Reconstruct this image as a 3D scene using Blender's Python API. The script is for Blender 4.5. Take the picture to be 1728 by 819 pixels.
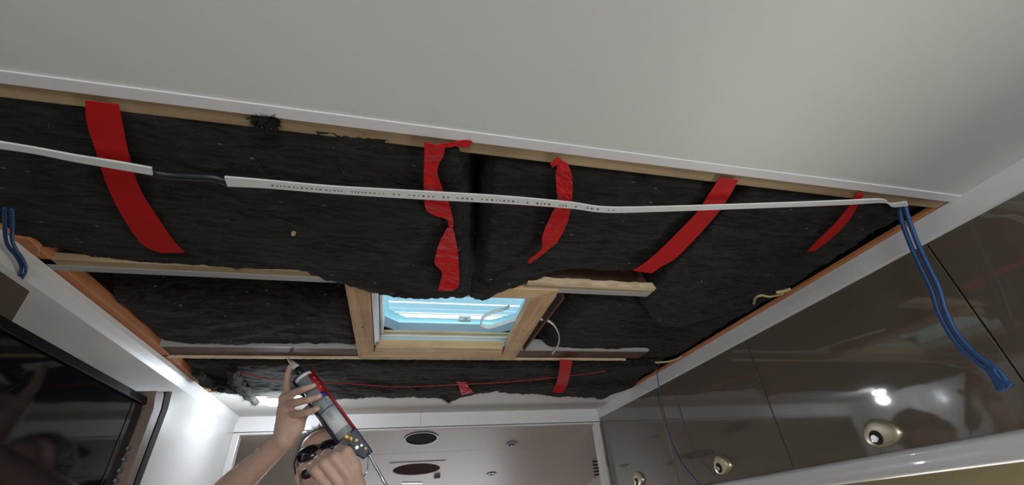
import bpy, bmesh, math, random
import numpy as np
from mathutils import Vector, Matrix, noise, Quaternion

for o in list(bpy.data.objects): bpy.data.objects.remove(o)
scene = bpy.context.scene
col = scene.collection
ZC = 1.45                     # camera height above the floor (m)
FL = 728.2                    # focal length in pixels of the 1728 px frame
CAMR = np.array([[0.96958854, -0.2341797, -0.07111919],      # camera right
                 [0.06945924, 0.54194298, -0.83753998],      # camera down
                 [0.23467741, 0.80712928, 0.54172764]])      # camera forward

# ------------------------------------------------------------------ camera
cd = bpy.data.cameras.new('camera'); cam = bpy.data.objects.new('camera', cd); col.objects.link(cam)
cd.sensor_width = 36; cd.lens = FL / 1728 * 36; cd.clip_start = 0.02
mw = Matrix.Identity(4)
for i in range(3):
    mw[i][0] = CAMR[0][i]; mw[i][1] = -CAMR[1][i]; mw[i][2] = -CAMR[2][i]
mw[2][3] = ZC
cam.matrix_world = mw
scene.camera = cam

# ------------------------------------------------------------------ view / world / lights
vs = scene.view_settings
vs.view_transform = 'Standard'; vs.look = 'None'; vs.gamma = 1; vs.use_curve_mapping = False
vs.exposure = 0.5
world = bpy.data.worlds.new('world'); scene.world = world; world.use_nodes = True
wb = world.node_tree.nodes['Background']
wb.inputs[0].default_value = (0.80, 0.93, 1.0, 1); wb.inputs[1].default_value = 2.0

def area(name, loc, target, sx, sy, power, color, spread=180):
    l = bpy.data.lights.new(name, 'AREA'); l.shape = 'RECTANGLE'; l.size = sx; l.size_y = sy
    l.energy = power; l.color = color; l.spread = math.radians(spread)
    o = bpy.data.objects.new(name, l); col.objects.link(o); o.location = loc
    o.rotation_euler = (Vector(target) - Vector(loc)).to_track_quat('-Z', 'Y').to_euler()
    return o
# window-shaped area lights added at assumed, unseen windows (window_1 .. window_4 below)
area('window_fill_left', (-0.66, -1.1, 1.12), (0.6, -0.6, 1.45), 1.0, 0.55, 9.0, (0.72, 0.86, 1.0))
area('window_fill_right', (1.40, 0.55, 1.05), (0.0, 0.35, 1.50), 1.3, 0.45, 3.8, (1.0, 0.97, 0.86))
area('window_fill_front', (0.25, 4.30, 0.95), (0.1, 2.2, 1.75), 1.5, 0.45, 9.0, (0.95, 0.97, 1.0))
area('window_fill_rear', (0.30, -2.55, 1.15), (0.4, 0, 1.6), 1.2, 0.6, 24.0, (0.97, 0.98, 1.0))

# ------------------------------------------------------------------ rays: a pixel of the photograph -> a point in the place
def ray(px, py):
    return Vector((CAMR.T @ np.array([(px - 864) / FL, (py - 409.5) / FL, 1.0])).tolist())
def W(x, y, zr): return Vector((x, y, zr + ZC))
def on_x(px, py, x): d = ray(px, py); d = d * (x / d.x); return Vector((d.x, d.y, d.z + ZC))
def on_y(px, py, y): d = ray(px, py); d = d * (y / d.y); return Vector((d.x, d.y, d.z + ZC))
def on_z(px, py, zr): d = ray(px, py); d = d * (zr / d.z); return Vector((d.x, d.y, d.z + ZC))
def at(px, py, dep): d = ray(px, py) * dep; return Vector((d.x, d.y, d.z + ZC))
def on_pl(px, py, p0, n):
    d = ray(px, py); q = Vector((p0.x, p0.y, p0.z - ZC)); d = d * (n.dot(q) / n.dot(d)); return Vector((d.x, d.y, d.z + ZC))

# ------------------------------------------------------------------ materials
def mat(name, color, rough=0.5, metal=0.0, coat=0.0, spec=0.5, bump=0.0, bscale=200.0, var=0.0, vscale=8.0, emit=None, estr=0.0, alpha=1.0, trans=0.0, sheen=0.0, sub=0.0, coat_ior=1.5):
    m = bpy.data.materials.new(name); m.use_nodes = True
    nt = m.node_tree; b = nt.nodes['Principled BSDF']
    b.inputs['Base Color'].default_value = (*color, 1); b.inputs['Roughness'].default_value = rough
    b.inputs['Metallic'].default_value = metal; b.inputs['Coat Weight'].default_value = coat
    b.inputs['Coat Roughness'].default_value = 0.04; b.inputs['Coat IOR'].default_value = coat_ior
    b.inputs['Specular IOR Level'].default_value = spec
    b.inputs['Sheen Weight'].default_value = sheen
    b.inputs['Transmission Weight'].default_value = trans
    b.inputs['Subsurface Weight'].default_value = sub
    if sub: b.inputs['Subsurface Radius'].default_value = (0.012, 0.005, 0.003); b.inputs['Subsurface Scale'].default_value = 0.5
    if emit: b.inputs['Emission Color'].default_value = (*emit, 1); b.inputs['Emission Strength'].default_value = estr
    tc = nt.nodes.new('ShaderNodeTexCoord')
    if bump:
        n = nt.nodes.new('ShaderNodeTexNoise'); n.inputs['Scale'].default_value = bscale; n.inputs['Detail'].default_value = 4
        nt.links.new(tc.outputs['Object'], n.inputs['Vector'])
        bp = nt.nodes.new('ShaderNodeBump'); bp.inputs['Strength'].default_value = bump; bp.inputs['Distance'].default_value = 0.002
        nt.links.new(n.outputs['Fac'], bp.inputs['Height']); nt.links.new(bp.outputs['Normal'], b.inputs['Normal'])
    if var:
        n = nt.nodes.new('ShaderNodeTexNoise'); n.inputs['Scale'].default_value = vscale; n.inputs['Detail'].default_value = 3
        nt.links.new(tc.outputs['Object'], n.inputs['Vector'])
        mx = nt.nodes.new('ShaderNodeMix'); mx.data_type = 'RGBA'
        mx.inputs[6].default_value = (*[c * (1 - var) for c in color], 1); mx.inputs[7].default_value = (*[min(1, c * (1 + var)) for c in color], 1)
        nt.links.new(n.outputs['Fac'], mx.inputs[0]); nt.links.new(mx.outputs[2], b.inputs['Base Color'])
    return m

def wood(name, c1, c2, axis='X', scale=1.0, rough=0.7):
    m = bpy.data.materials.new(name); m.use_nodes = True; nt = m.node_tree; b = nt.nodes['Principled BSDF']
    b.inputs['Roughness'].default_value = rough
    tc = nt.nodes.new('ShaderNodeTexCoord'); mp = nt.nodes.new('ShaderNodeMapping')
    s = {'X': (2, 60, 60), 'Y': (60, 2, 60), 'Z': (60, 60, 2)}[axis]
    mp.inputs['Scale'].default_value = [v * scale for v in s]
    n = nt.nodes.new('ShaderNodeTexNoise'); n.inputs['Scale'].default_value = 1.0; n.inputs['Detail'].default_value = 6; n.inputs['Distortion'].default_value = 0.6
    n2 = nt.nodes.new('ShaderNodeTexNoise'); n2.inputs['Scale'].default_value = 9; n2.inputs['Detail'].default_value = 3
    mm = nt.nodes.new('ShaderNodeMath'); mm.operation = 'MULTIPLY_ADD'; mm.inputs[1].default_value = 0.6
    m2 = nt.nodes.new('ShaderNodeMath'); m2.operation = 'MULTIPLY'; m2.inputs[1].default_value = 0.4
    cr = nt.nodes.new('ShaderNodeValToRGB'); cr.color_ramp.elements[0].position = 0.35; cr.color_ramp.elements[1].position = 0.65
    cr.color_ramp.elements[0].color = (*c1, 1); cr.color_ramp.elements[1].color = (*c2, 1)
    L = nt.links.new
    L(tc.outputs['Object'], mp.inputs['Vector']); L(mp.outputs['Vector'], n.inputs['Vector']); L(tc.outputs['Object'], n2.inputs['Vector'])
    L(n2.outputs['Fac'], m2.inputs[0]); L(n.outputs['Fac'], mm.inputs[0]); L(m2.outputs[0], mm.inputs[2])
    L(mm.outputs[0], cr.inputs['Fac']); L(cr.outputs['Color'], b.inputs['Base Color'])
    bp = nt.nodes.new('ShaderNodeBump'); bp.inputs['Strength'].default_value = 0.3; bp.inputs['Distance'].default_value = 0.001
    L(n.outputs['Fac'], bp.inputs['Height']); L(bp.outputs['Normal'], b.inputs['Normal'])
    return m

def fibre_mat(name, dark, light):
    m = bpy.data.materials.new(name); m.use_nodes = True; nt = m.node_tree; b = nt.nodes['Principled BSDF']; L = nt.links.new
    b.inputs['Roughness'].default_value = 0.95; b.inputs['Specular IOR Level'].default_value = 0.12
    b.inputs['Sheen Weight'].default_value = 0.05; b.inputs['Sheen Roughness'].default_value = 0.6
    tc = nt.nodes.new('ShaderNodeTexCoord')
    mp = nt.nodes.new('ShaderNodeMapping'); mp.inputs['Scale'].default_value = (11, 48, 40)
    wv = nt.nodes.new('ShaderNodeTexNoise'); wv.inputs['Scale'].default_value = 1.0; wv.inputs['Detail'].default_value = 9; wv.inputs['Distortion'].default_value = 1.6; wv.inputs['Roughness'].default_value = 0.7
    L(tc.outputs['Object'], mp.inputs['Vector']); L(mp.outputs['Vector'], wv.inputs['Vector'])
    cr = nt.nodes.new('ShaderNodeValToRGB'); cr.color_ramp.elements[0].position = 0.36; cr.color_ramp.elements[1].position = 0.70
    cr.color_ramp.elements[0].color = (*dark, 1); cr.color_ramp.elements[1].color = (*light, 1)
    L(wv.outputs['Fac'], cr.inputs['Fac'])
    # pale flecks of stray fibre
    vo = nt.nodes.new('ShaderNodeTexVoronoi'); vo.inputs['Scale'].default_value = 26; vo.inputs['Randomness'].default_value = 1
    mp2 = nt.nodes.new('ShaderNodeMapping'); mp2.inputs['Scale'].default_value = (0.7, 1.5, 1.0); mp2.inputs['Rotation'].default_value = (0, 0, 0.5)
    L(tc.outputs['Object'], mp2.inputs['Vector']); L(mp2.outputs['Vector'], vo.inputs['Vector'])
    lt = nt.nodes.new('ShaderNodeMath'); lt.operation = 'LESS_THAN'; lt.inputs[1].default_value = 0.07
    L(vo.outputs['Distance'], lt.inputs[0])
    mx = nt.nodes.new('ShaderNodeMix'); mx.data_type = 'RGBA'; mx.inputs[7].default_value = (0.16, 0.17, 0.15, 1)
    L(lt.outputs[0], mx.inputs[0]); L(cr.outputs['Color'], mx.inputs[6]); L(mx.outputs[2], b.inputs['Base Color'])
    bp = nt.nodes.new('ShaderNodeBump'); bp.inputs['Strength'].default_value = 0.9; bp.inputs['Distance'].default_value = 0.006
    L(wv.outputs['Fac'], bp.inputs['Height']); L(bp.outputs['Normal'], b.inputs['Normal'])
    return m

M = {}
M['panel'] = mat('satin_white_panel', (0.66, 0.67, 0.64), 0.42, spec=0.6, bump=0.02, bscale=900)
M['white_gloss'] = mat('gloss_white_wall', (0.66, 0.65, 0.64), 0.30, coat=0.55)
M['white_trim'] = mat('white_plastic_trim', (0.74, 0.73, 0.73), 0.35)
M['taupe'] = mat('gloss_taupe_laminate', (0.105, 0.083, 0.060), 0.55, coat=1.0, spec=0.2, var=0.06, vscale=3, coat_ior=1.85)
M['taupe_soffit'] = mat('taupe_soffit_laminate', (0.42, 0.36, 0.33), 0.5, spec=0.25, var=0.05, vscale=3)
M['dark'] = mat('recess_shade_black', (0.01, 0.009, 0.008), 0.9)  # near-black for the shade inside the roof gap and screw holes
M['wood_x'] = wood('pine_timber_x', (0.42, 0.26, 0.12), (0.72, 0.50, 0.27), 'X')
M['wood_y'] = wood('pine_timber_y', (0.38, 0.21, 0.10), (0.62, 0.40, 0.21), 'Y')
M['wood_tan'] = wood('weathered_tan_timber', (0.30, 0.21, 0.115), (0.46, 0.34, 0.20), 'X')
M['wood_orange'] = wood('orange_timber', (0.42, 0.15, 0.05), (0.60, 0.24, 0.09), 'Y')
M['ply_brown'] = wood('brown_plywood', (0.06, 0.022, 0.012), (0.12, 0.045, 0.02), 'X')
M['ply_edge'] = wood('plywood_edge', (0.45, 0.32, 0.17), (0.75, 0.62, 0.42), 'X', 2)
M['alu'] = mat('grey_aluminium', (0.50, 0.52, 0.52), 0.45, metal=0.4)
M['grey_paint'] = mat('grey_painted_strip', (0.36, 0.36, 0.34), 0.6)
M['fibre'] = fibre_mat('charcoal_fibre_batt', (0.0025, 0.0025, 0.0024), (0.034, 0.034, 0.029))
M['fibre_brown'] = fibre_mat('brown_grey_fibre_batt', (0.003, 0.0027, 0.0024), (0.040, 0.031, 0.026))
M['yellow_fibre'] = mat('yellow_foam_wisps', (0.55, 0.42, 0.2), 0.9, bump=0.8, bscale=120)
M['red_tape'] = mat('red_tape', (0.50, 0.014, 0.016), 0.5, spec=0.12, bump=0.03, bscale=60)
M['red_wire'] = mat('red_wire_insulation', (0.38, 0.018, 0.022), 0.5)
M['blue_wire'] = mat('blue_wire_insulation', (0.008, 0.055, 0.17), 0.5)
M['cable'] = mat('white_flat_cable', (0.72, 0.74, 0.72), 0.5)
M['black_plastic'] = mat('black_plastic', (0.012, 0.013, 0.016), 0.4)
M['ink'] = mat('black_ink', (0.06, 0.06, 0.06), 0.7)
M['blue_panel'] = None
M['chrome'] = mat('brushed_nickel', (0.72, 0.64, 0.46), 0.42, metal=0.85)
M['steel'] = mat('bright_steel', (0.75, 0.77, 0.8), 0.22, metal=1)
M['screen'] = mat('black_glass_screen', (0.004, 0.005, 0.007), 0.06, spec=0.5)
M['tv_black'] = mat('gloss_black_plastic', (0.006, 0.006, 0.008), 0.3, spec=0.25)
M['silver'] = mat('silver_plastic', (0.16, 0.18, 0.2), 0.35, metal=0.3)
M['brown_post'] = mat('brown_laminate_post', (0.20, 0.14, 0.12), 0.45)
M['dark_post'] = mat('dark_brown_channel', (0.035, 0.027, 0.023), 0.7, spec=0.15)
M['vinyl'] = wood('brown_vinyl_floor', (0.16, 0.10, 0.06), (0.26, 0.17, 0.11), 'Y', 0.5, 0.45)
M['beige'] = mat('beige_wall_board', (0.36, 0.30, 0.17), 0.6)
M['skin'] = mat('skin', (0.62, 0.40, 0.31), 0.5, bump=0.12, bscale=350, var=0.12, vscale=30, sub=0.08)
M['hair'] = mat('grey_hair', (0.34, 0.33, 0.32), 0.6)
M['shirt'] = mat('dark_red_cotton', (0.32, 0.03, 0.03), 0.85, bump=0.3, bscale=300)  # shirt out of view, made red so it bounces pink light
M['trousers'] = mat('navy_trousers', (0.03, 0.035, 0.06), 0.85, bump=0.3, bscale=300)
M['shoe'] = mat('black_shoe', (0.02, 0.02, 0.02), 0.6)
M['gun'] = mat('dark_blue_gun_metal', (0.012, 0.016, 0.045), 0.35, coat=0.3)
M['gun_red'] = mat('red_gun_edge', (0.35, 0.01, 0.02), 0.4)
M['sleeve'] = mat('grey_cartridge_sleeve', (0.30, 0.33, 0.35), 0.4)
M['lab_white'] = mat('white_label', (0.68, 0.70, 0.70), 0.5)
M['lab_red'] = mat('red_label', (0.55, 0.02, 0.02), 0.4)
M['lab_blue'] = mat('blue_label', (0.02, 0.05, 0.30), 0.4)
M['brass'] = mat('worn_brass', (0.35, 0.26, 0.10), 0.35, metal=0.8)
M['led'] = mat('lit_led_diffuser', (1, 1, 1), 0.5, emit=(0.85, 0.93, 1.0), estr=40)
M['white'] = mat('white_plastic', (0.80, 0.80, 0.78), 0.4)
M['hatch_grey'] = mat('grey_hatch_skirt', (0.42, 0.43, 0.48), 0.5)
M['glass'] = mat('dark_lens', (0.008, 0.006, 0.012), 0.06, coat=1.0)

def translucent(name, c):
    m = bpy.data.materials.new(name); m.use_nodes = True; nt = m.node_tree
    nt.nodes.remove(nt.nodes['Principled BSDF']); out = nt.nodes['Material Output']
    t = nt.nodes.new('ShaderNodeBsdfTranslucent'); t.inputs[0].default_value = (*c, 1)
    d = nt.nodes.new('ShaderNodeBsdfDiffuse'); d.inputs[0].default_value = (*c, 1)
    mx = nt.nodes.new('ShaderNodeMixShader'); mx.inputs[0].default_value = 0.25
    nt.links.new(t.outputs[0], mx.inputs[1]); nt.links.new(d.outputs[0], mx.inputs[2]); nt.links.new(mx.outputs[0], out.inputs[0])
    return m
M['blue_panel'] = translucent('blue_translucent_sheet', (0.50, 0.64, 0.69))
M['clear_rib'] = translucent('pale_translucent_rib', (0.72, 0.92, 0.96))

# ------------------------------------------------------------------ mesh helpers
class MB:
    def __init__(s): s.v = []; s.f = []; s.sm = []
    def add(s, vs, fs, smooth=False):
        n = len(s.v); s.v += [tuple(v) for v in vs]; s.f += [tuple(i + n for i in f) for f in fs]; s.sm += [smooth] * len(fs); return s
    def box(s, a, b):
        x0, y0, z0 = a; x1, y1, z1 = b
        return s.hexa([(x0, y0, z0), (x1, y0, z0), (x1, y1, z0), (x0, y1, z0), (x0, y0, z1), (x1, y0, z1), (x1, y1, z1), (x0, y1, z1)])
    def hexa(s, p):
        c = sum((Vector(q) for q in p), Vector()) / 8
        fs = [(0, 3, 2, 1), (4, 5, 6, 7), (0, 1, 5, 4), (1, 2, 6, 5), (2, 3, 7, 6), (3, 0, 4, 7)]
        out = []
        for f in fs:
            a, b_, c_ = (Vector(p[i]) for i in f[:3]); n = (b_ - a).cross(c_ - a)
            m = sum((Vector(p[i]) for i in f), Vector()) / 4
            out.append(f if n.dot(m - c) > 0 else tuple(reversed(f)))
        return s.add(p, out)
    def slab(s, quad, off):
        q = [Vector(v) for v in quad]; off = Vector(off)
        return s.hexa(q + [v + off for v in q])
    def prism(s, poly, off):
        q = [Vector(v) for v in poly]; off = Vector(off); n = len(q)
        fs = [tuple(range(n)), tuple(reversed(range(n, 2 * n)))] + [(i, i + n, (i + 1) % n + n, (i + 1) % n) for i in range(n)]
        return s.add(q + [v + off for v in q], fs)
    def tube(s, pts, r, seg=10, flat=None, cap=True):
        pts = [Vector(p) for p in pts]; n = len(pts)
        rs = r if isinstance(r, (list, tuple)) else [r] * n
        vs = []; fs = []; up = None
        for i, p in enumerate(pts):
            d = (pts[min(i + 1, n - 1)] - pts[max(i - 1, 0)]).normalized()
            if up is None:
                up = Vector((0, 0, 1)) if abs(d.z) < 0.9 else Vector((1, 0, 0))
            a = d.cross(up).normalized(); up = a.cross(d).normalized()
            for k in range(seg):
                t = 2 * math.pi * k / seg
                vs.append(p + a * (rs[i] * math.cos(t)) + up * (rs[i] * math.sin(t)))
        for i in range(n - 1):
            for k in range(seg):
                a0 = i * seg + k; a1 = i * seg + (k + 1) % seg
                fs.append((a0, a1, a1 + seg, a0 + seg))
        if cap: fs += [tuple(reversed(range(seg))), tuple(range((n - 1) * seg, n * seg))]
        return s.add(vs, fs, True)
    def disc(s, c, n, r, th, seg=40, rx=None, u=None):
        c = Vector(c); n = Vector(n).normalized()
        u = Vector(u).normalized() if u is not None else n.orthogonal().normalized(); w = n.cross(u)
        r2 = rx or r
        ring = [c + u * (r * math.cos(2 * math.pi * k / seg)) + w * (r2 * math.sin(2 * math.pi * k / seg)) for k in range(seg)]
        return s.prism([*ring], -n * th)
    def ring(s, c, n, r0, r1, th, seg=40):
        c = Vector(c); n = Vector(n).normalized(); u = n.orthogonal().normalized(); w = n.cross(u); vs = []
        for z in (0, th):
            for r in (r0, r1):
                vs += [c - n * z + u * (r * math.cos(2 * math.pi * k / seg)) + w * (r * math.sin(2 * math.pi * k / seg)) for k in range(seg)]
        fs = []
        for k in range(seg):
            j = (k + 1) % seg; A, B, C, D = k, k + seg, k + 2 * seg, k + 3 * seg
            A2, B2, C2, D2 = j, j + seg, j + 2 * seg, j + 3 * seg
            fs += [(A, B, B2, A2), (C, C2, D2, D), (B, D, D2, B2), (A, A2, C2, C)]
        return s.add(vs, fs, False)
    def ellipsoid(s, c, r, ax=None, seg=20, rings=12):
        c = Vector(c); ax = ax or (Vector((1, 0, 0)), Vector((0, 1, 0)), Vector((0, 0, 1)))
        vs = []; fs = []
        for i in range(1, rings):
            ph = math.pi * i / rings
            for k in range(seg):
                t = 2 * math.pi * k / seg
                vs.append(c + ax[0] * (r[0] * math.sin(ph) * math.cos(t)) + ax[1] * (r[1] * math.sin(ph) * math.sin(t)) + ax[2] * (r[2] * math.cos(ph)))
        vs.append(c + ax[2] * r[2]); vs.append(c - ax[2] * r[2]); T = len(vs) - 2; Bt = T + 1
        for i in range(rings - 2):
            for k in range(seg):
                a = i * seg + k; b = i * seg + (k + 1) % seg; fs.append((a, a + seg, b + seg, b))
        for k in range(seg):
            fs.append((T, k, (k + 1) % seg)); l = (rings - 2) * seg; fs.append((Bt, l + (k + 1) % seg, l + k))
        return s.add(vs, fs, True)
    def capsule(s, p, q, r0, r1, seg=16):
        p = Vector(p); q = Vector(q); d = (q - p); L = d.length; d.normalize()
        pts = []; rs = []
        for k in range(1, 5): a = math.pi / 2 * (1 - k / 4); pts.append(p - d * r0 * math.sin(a)); rs.append(r0 * math.cos(a))
        for k in range(0, 4): a = math.pi / 2 * (k / 4); pts.append(q + d * r1 * math.sin(a)); rs.append(r1 * math.cos(a))
        pts.insert(0, p - d * r0 * 0.999); rs.insert(0, r0 * 0.05); pts.append(q + d * r1 * 0.999); rs.append(r1 * 0.05)
        return s.tube(pts, rs, seg)
    def chain(s, pts, rs, seg=16):
        for i in range(len(pts) - 1): s.capsule(pts[i], pts[i + 1], rs[i], rs[i + 1], seg)
        return s
    def mesh(s, name):
        me = bpy.data.meshes.new(name); me.from_pydata(s.v, [], s.f); me.update()
        me.polygons.foreach_set('use_smooth', s.sm); return me
    def build(s, name, m, parent=None, bevel=0.0, recalc=True):
        me = s.mesh(name)
        if recalc:
            bm = bmesh.new(); bm.from_mesh(me); bmesh.ops.recalc_face_normals(bm, faces=bm.faces); bm.to_mesh(me); bm.free()
        me.materials.append(m); o = bpy.data.objects.new(name, me); col.objects.link(o)
        if parent is not None:
            o.parent = parent
            o.matrix_parent_inverse = Matrix.Translation(-Vector(parent.location)) if parent.type == 'EMPTY' else Matrix.Identity(4)
        if bevel:
            b = o.modifiers.new('bevel', 'BEVEL'); b.width = bevel; b.segments = 2; b.limit_method = 'ANGLE'
        return o

def tag(o, label, cat, group=None, kind=None):
    o['label'] = label; o['category'] = cat
    if group: o['group'] = group
    if kind: o['kind'] = kind
    return o
def struct(o, label=None): 
    o['kind'] = 'structure'
    if label: o['label'] = label
    return o
def thing(name, label, cat, loc, group=None):
    o = bpy.data.objects.new(name, None); col.objects.link(o); o.location = loc; o.empty_display_size = 0.05
    return tag(o, label, cat, group)

def catmull(pts, n=8):
    pts = [Vector(p) for p in pts]; out = []
    for i in range(len(pts) - 1):
        p0 = pts[max(i - 1, 0)]; p1 = pts[i]; p2 = pts[i + 1]; p3 = pts[min(i + 2, len(pts) - 1)]
        for k in range(n):
            t = k / n
            out.append(0.5 * ((2 * p1) + (-p0 + p2) * t + (2 * p0 - 5 * p1 + 4 * p2 - p3) * t * t + (-p0 + 3 * p1 - 3 * p2 + p3) * t ** 3))
    out.append(pts[-1]); return out
def lerp(a, b, t): return a + (b - a) * t
def interp(tab, x):
    if x <= tab[0][0]: return tab[0][1]
    for (a, va), (b, vb) in zip(tab, tab[1:]):
        if x <= b:
            t = (x - a) / (b - a); return va + (vb - va) * t
    return tab[-1][1]
def sstep(a, b, x):
    t = max(0, min(1, (x - a) / (b - a))); return t * t * (3 - 2 * t)

# ================================================================== THE SETTING
XL, XR = -0.715, 1.11        # left wall face, right locker face
XRW = 1.46                   # caravan wall behind the right lockers
CZ = 0.50                    # ceiling height above the camera
YB = 2.37                    # header above the front alcove
HY0, HY1 = 0.472, 1.93       # hole in the ceiling lining

fl = MB().box(W(-1.1, -2.6, -1.49), W(1.6, 4.4, -1.45)).build('floor', M['vinyl']); struct(fl)
# ceiling lining still in place: in front of the hole and beyond it, with the cut edge
c1 = MB().box(W(-1.1, -2.6, CZ), W(1.6, HY0 - 0.014, CZ + 0.004)).build('ceiling', M['panel']); struct(c1, 'white satin ceiling lining left in place nearest the camera')
c2 = MB().box(W(-1.1, HY1, CZ), W(1.6, YB, CZ + 0.004)).build('ceiling', mat('matt_white_lining', (0.70, 0.68, 0.66), 0.7, spec=0.2)); struct(c2, 'white ceiling lining left in place beyond the hole')
# joiner strip along the cut edge, with the fine groove in front of it
mb = MB(); mb.box(W(-1.1, HY0 - 0.022, CZ - 0.003), W(XR, HY0 - 0.001, CZ - 0.0002)); mb.box(W(-1.1, HY0 - 0.006, CZ), W(XR, HY0, CZ + 0.006))
t1 = mb.build('trim_1', M['white_trim'], bevel=0.0012); struct(t1, 'white joiner strip along the cut edge of the ceiling')
# roof skin above the frame
sx0, sx1, sy0, sy1 = -0.062, 0.385, 1.015, 1.412    # skylight opening
mb = MB(); rz0, rz1 = 0.598, 0.604
mb.box(W(-1.1, -2.6, rz0), W(1.6, 0.836, rz1)); mb.box(W(-1.1, 1.474, rz0), W(1.6, 4.4, rz1))
mb.box(W(-1.1, 0.836, rz0), W(-0.092, 1.474, rz1)); mb.box(W(0.428, 0.836, rz0), W(1.6, 1.474, rz1))
rf = mb.build('roof', M['ply_brown']); struct(rf)
# left wall with a window opening behind the camera
def wall_with_window(x, y0, y1, wy0, wy1, wz0, wz1, ztop, th, name, m):
    mb = MB(); z0 = -1.45
    xa, xb = (x - th, x) if th > 0 else (x, x - th)
    mb.box(W(xa, y0, z0), W(xb, wy0, ztop)); mb.box(W(xa, wy1, z0), W(xb, y1, ztop))
    mb.box(W(xa, wy0, z0), W(xb, wy1, wz0)); mb.box(W(xa, wy0, wz1), W(xb, wy1, ztop))
    return struct(mb.build(name, m))
wall_with_window(XL, -2.6, YB + 0.03, -1.65, -0.55, -0.62, -0.02, CZ, 0.03, 'wall_left', M['white_gloss'])
wall_with_window(XRW, -2.6, 4.4, -0.15, 1.25, -0.66, -0.14, rz0, -0.03, 'wall_right', M['beige'])
mb = MB(); mb.box(W(-1.1, -2.63, -1.45), W(-0.35, -2.6, rz0)); mb.box(W(0.95, -2.63, -1.45), W(1.6, -2.6, rz0))
mb.box(W(-0.35, -2.63, -1.45), W(0.95, -2.6, -0.62)); mb.box(W(-0.35, -2.63, 0.02), W(0.95, -2.6, rz0)); struct(mb.build('wall_rear', M['white_gloss']))
mb = MB(); mb.box(W(-1.1, 4.37, -1.45), W(-0.55, 4.4, rz0)); mb.box(W(1.05, 4.37, -1.45), W(1.6, 4.4, rz0))
mb.box(W(-0.55, 4.37, -1.45), W(1.05, 4.4, -0.75)); mb.box(W(-0.55, 4.37, -0.25), W(1.05, 4.4, rz0)); struct(mb.build('wall_front', M['beige']))
struct(MB().box(W(-1.13, -2.6, -1.45), W(-1.1, 4.4, rz0)).build('wall_outer_left', M['beige']))
def window(n, a, b, axis):  # unseen windows, added to house the area lights
    """frame and pane of a window, a..b the opening, axis the wall normal"""
    mb = MB(); t = 0.035; a = Vector(a); b = Vector(b)
    if axis == 'X':
        x0, x1 = a.x, b.x
        mb.box((x0, a.y, a.z), (x1, b.y, a.z + t)); mb.box((x0, a.y, b.z - t), (x1, b.y, b.z)); mb.box((x0, a.y, a.z + t), (x1, a.y + t, b.z - t)); mb.box((x0, b.y - t, a.z + t), (x1, b.y, b.z - t))
    else:
        mb.box((a.x, a.y, a.z), (b.x, b.y, a.z + t)); mb.box((a.x, a.y, b.z - t), (b.x, b.y, b.z)); mb.box((a.x, a.y, a.z + t), (a.x + t, b.y, b.z - t)); mb.box((b.x - t, a.y, a.z + t), (b.x, b.y, b.z - t))
    w = struct(mb.build('window_%d' % n, M['white_trim'])); c = (a + b) / 2
    g = MB()
    if axis == 'X': g.box((c.x - 0.003, a.y + t, a.z + t), (c.x + 0.003, b.y - t, b.z - t))
    else: g.box((a.x + t, c.y - 0.003, a.z + t), (b.x - t, c.y + 0.003, b.z - t))
    g.build('pane', mat('window_pane_%d' % n, (0.8, 0.85, 0.9), 0.3, trans=0.6), w)
window(1, W(XL - 0.03, -1.65, -0.62), W(XL - 0.002, -0.55, -0.02), 'X')
window(2, W(XRW + 0.002, -0.15, -0.66), W(XRW + 0.03, 1.25, -0.14), 'X')
window(4, W(-0.55, 4.372, -0.75), W(1.05, 4.4, -0.25), 'Y')
window(3, W(-0.35, -2.63, -0.62), W(0.95, -2.602, 0.02), 'Y')
# cove trims along both ceiling edges
mb = MB(); mb.prism([W(XL, -2.6, CZ), W(XL + 0.012, -2.6, CZ), W(XL + 0.010, -2.6, CZ - 0.012), W(XL + 0.004, -2.6, CZ - 0.030), W(XL, -2.6, CZ - 0.040)], (0, YB + 2.6, 0))
struct(mb.build('trim_2', M['white_trim']), 'white cove strip along the left edge of the ceiling')
mb = MB(); zt = 0.449
mb.prism([W(XR - 0.006, -2.6, CZ), W(XR + 0.03, -2.6, CZ), W(XR + 0.03, -2.6, zt), W(XR, -2.6, zt), W(XR - 0.006, -2.6, zt + 0.004)], (0, YB + 2.6, 0))
struct(mb.build('trim_3', M['white_gloss']), 'white cornice strip between ceiling and right lockers')
# header over the alcove
HZ = 0.42
mb = MB(); mb.box(W(-1.1, YB, HZ), W(0.126, YB + 0.02, CZ)); mb.box(W(0.128, YB, HZ), W(1.6, YB + 0.02, CZ))
mb.box(W(-1.1, YB + 0.006, HZ), W(1.6, YB + 0.018, CZ))
struct(mb.build('wall_header', M['white_trim']), 'white header board over the brown front alcove')
mb = MB(); mb.box(W(XL, YB - 0.004, HZ), W(XR, YB, HZ + 0.010)); struct(mb.build('trim_4', M['white_gloss'], bevel=0.002), 'white bead along the foot of the header')
mb = MB(); mb.box(W(XL, YB - 0.006, -1.45), W(XL + 0.030, YB + 0.03, HZ + 0.0005)); struct(mb.build('trim_5', M['white_gloss'], bevel=0.002), 'white upright post at the left of the alcove')
mb = MB(); mb.box(W(XR - 0.040, YB - 0.006, -1.45), W(XR - 0.008, YB + 0.03, HZ + 0.0005)); struct(mb.build('trim_6', M['white_gloss'], bevel=0.002), 'white upright post at the right of the alcove')
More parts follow.
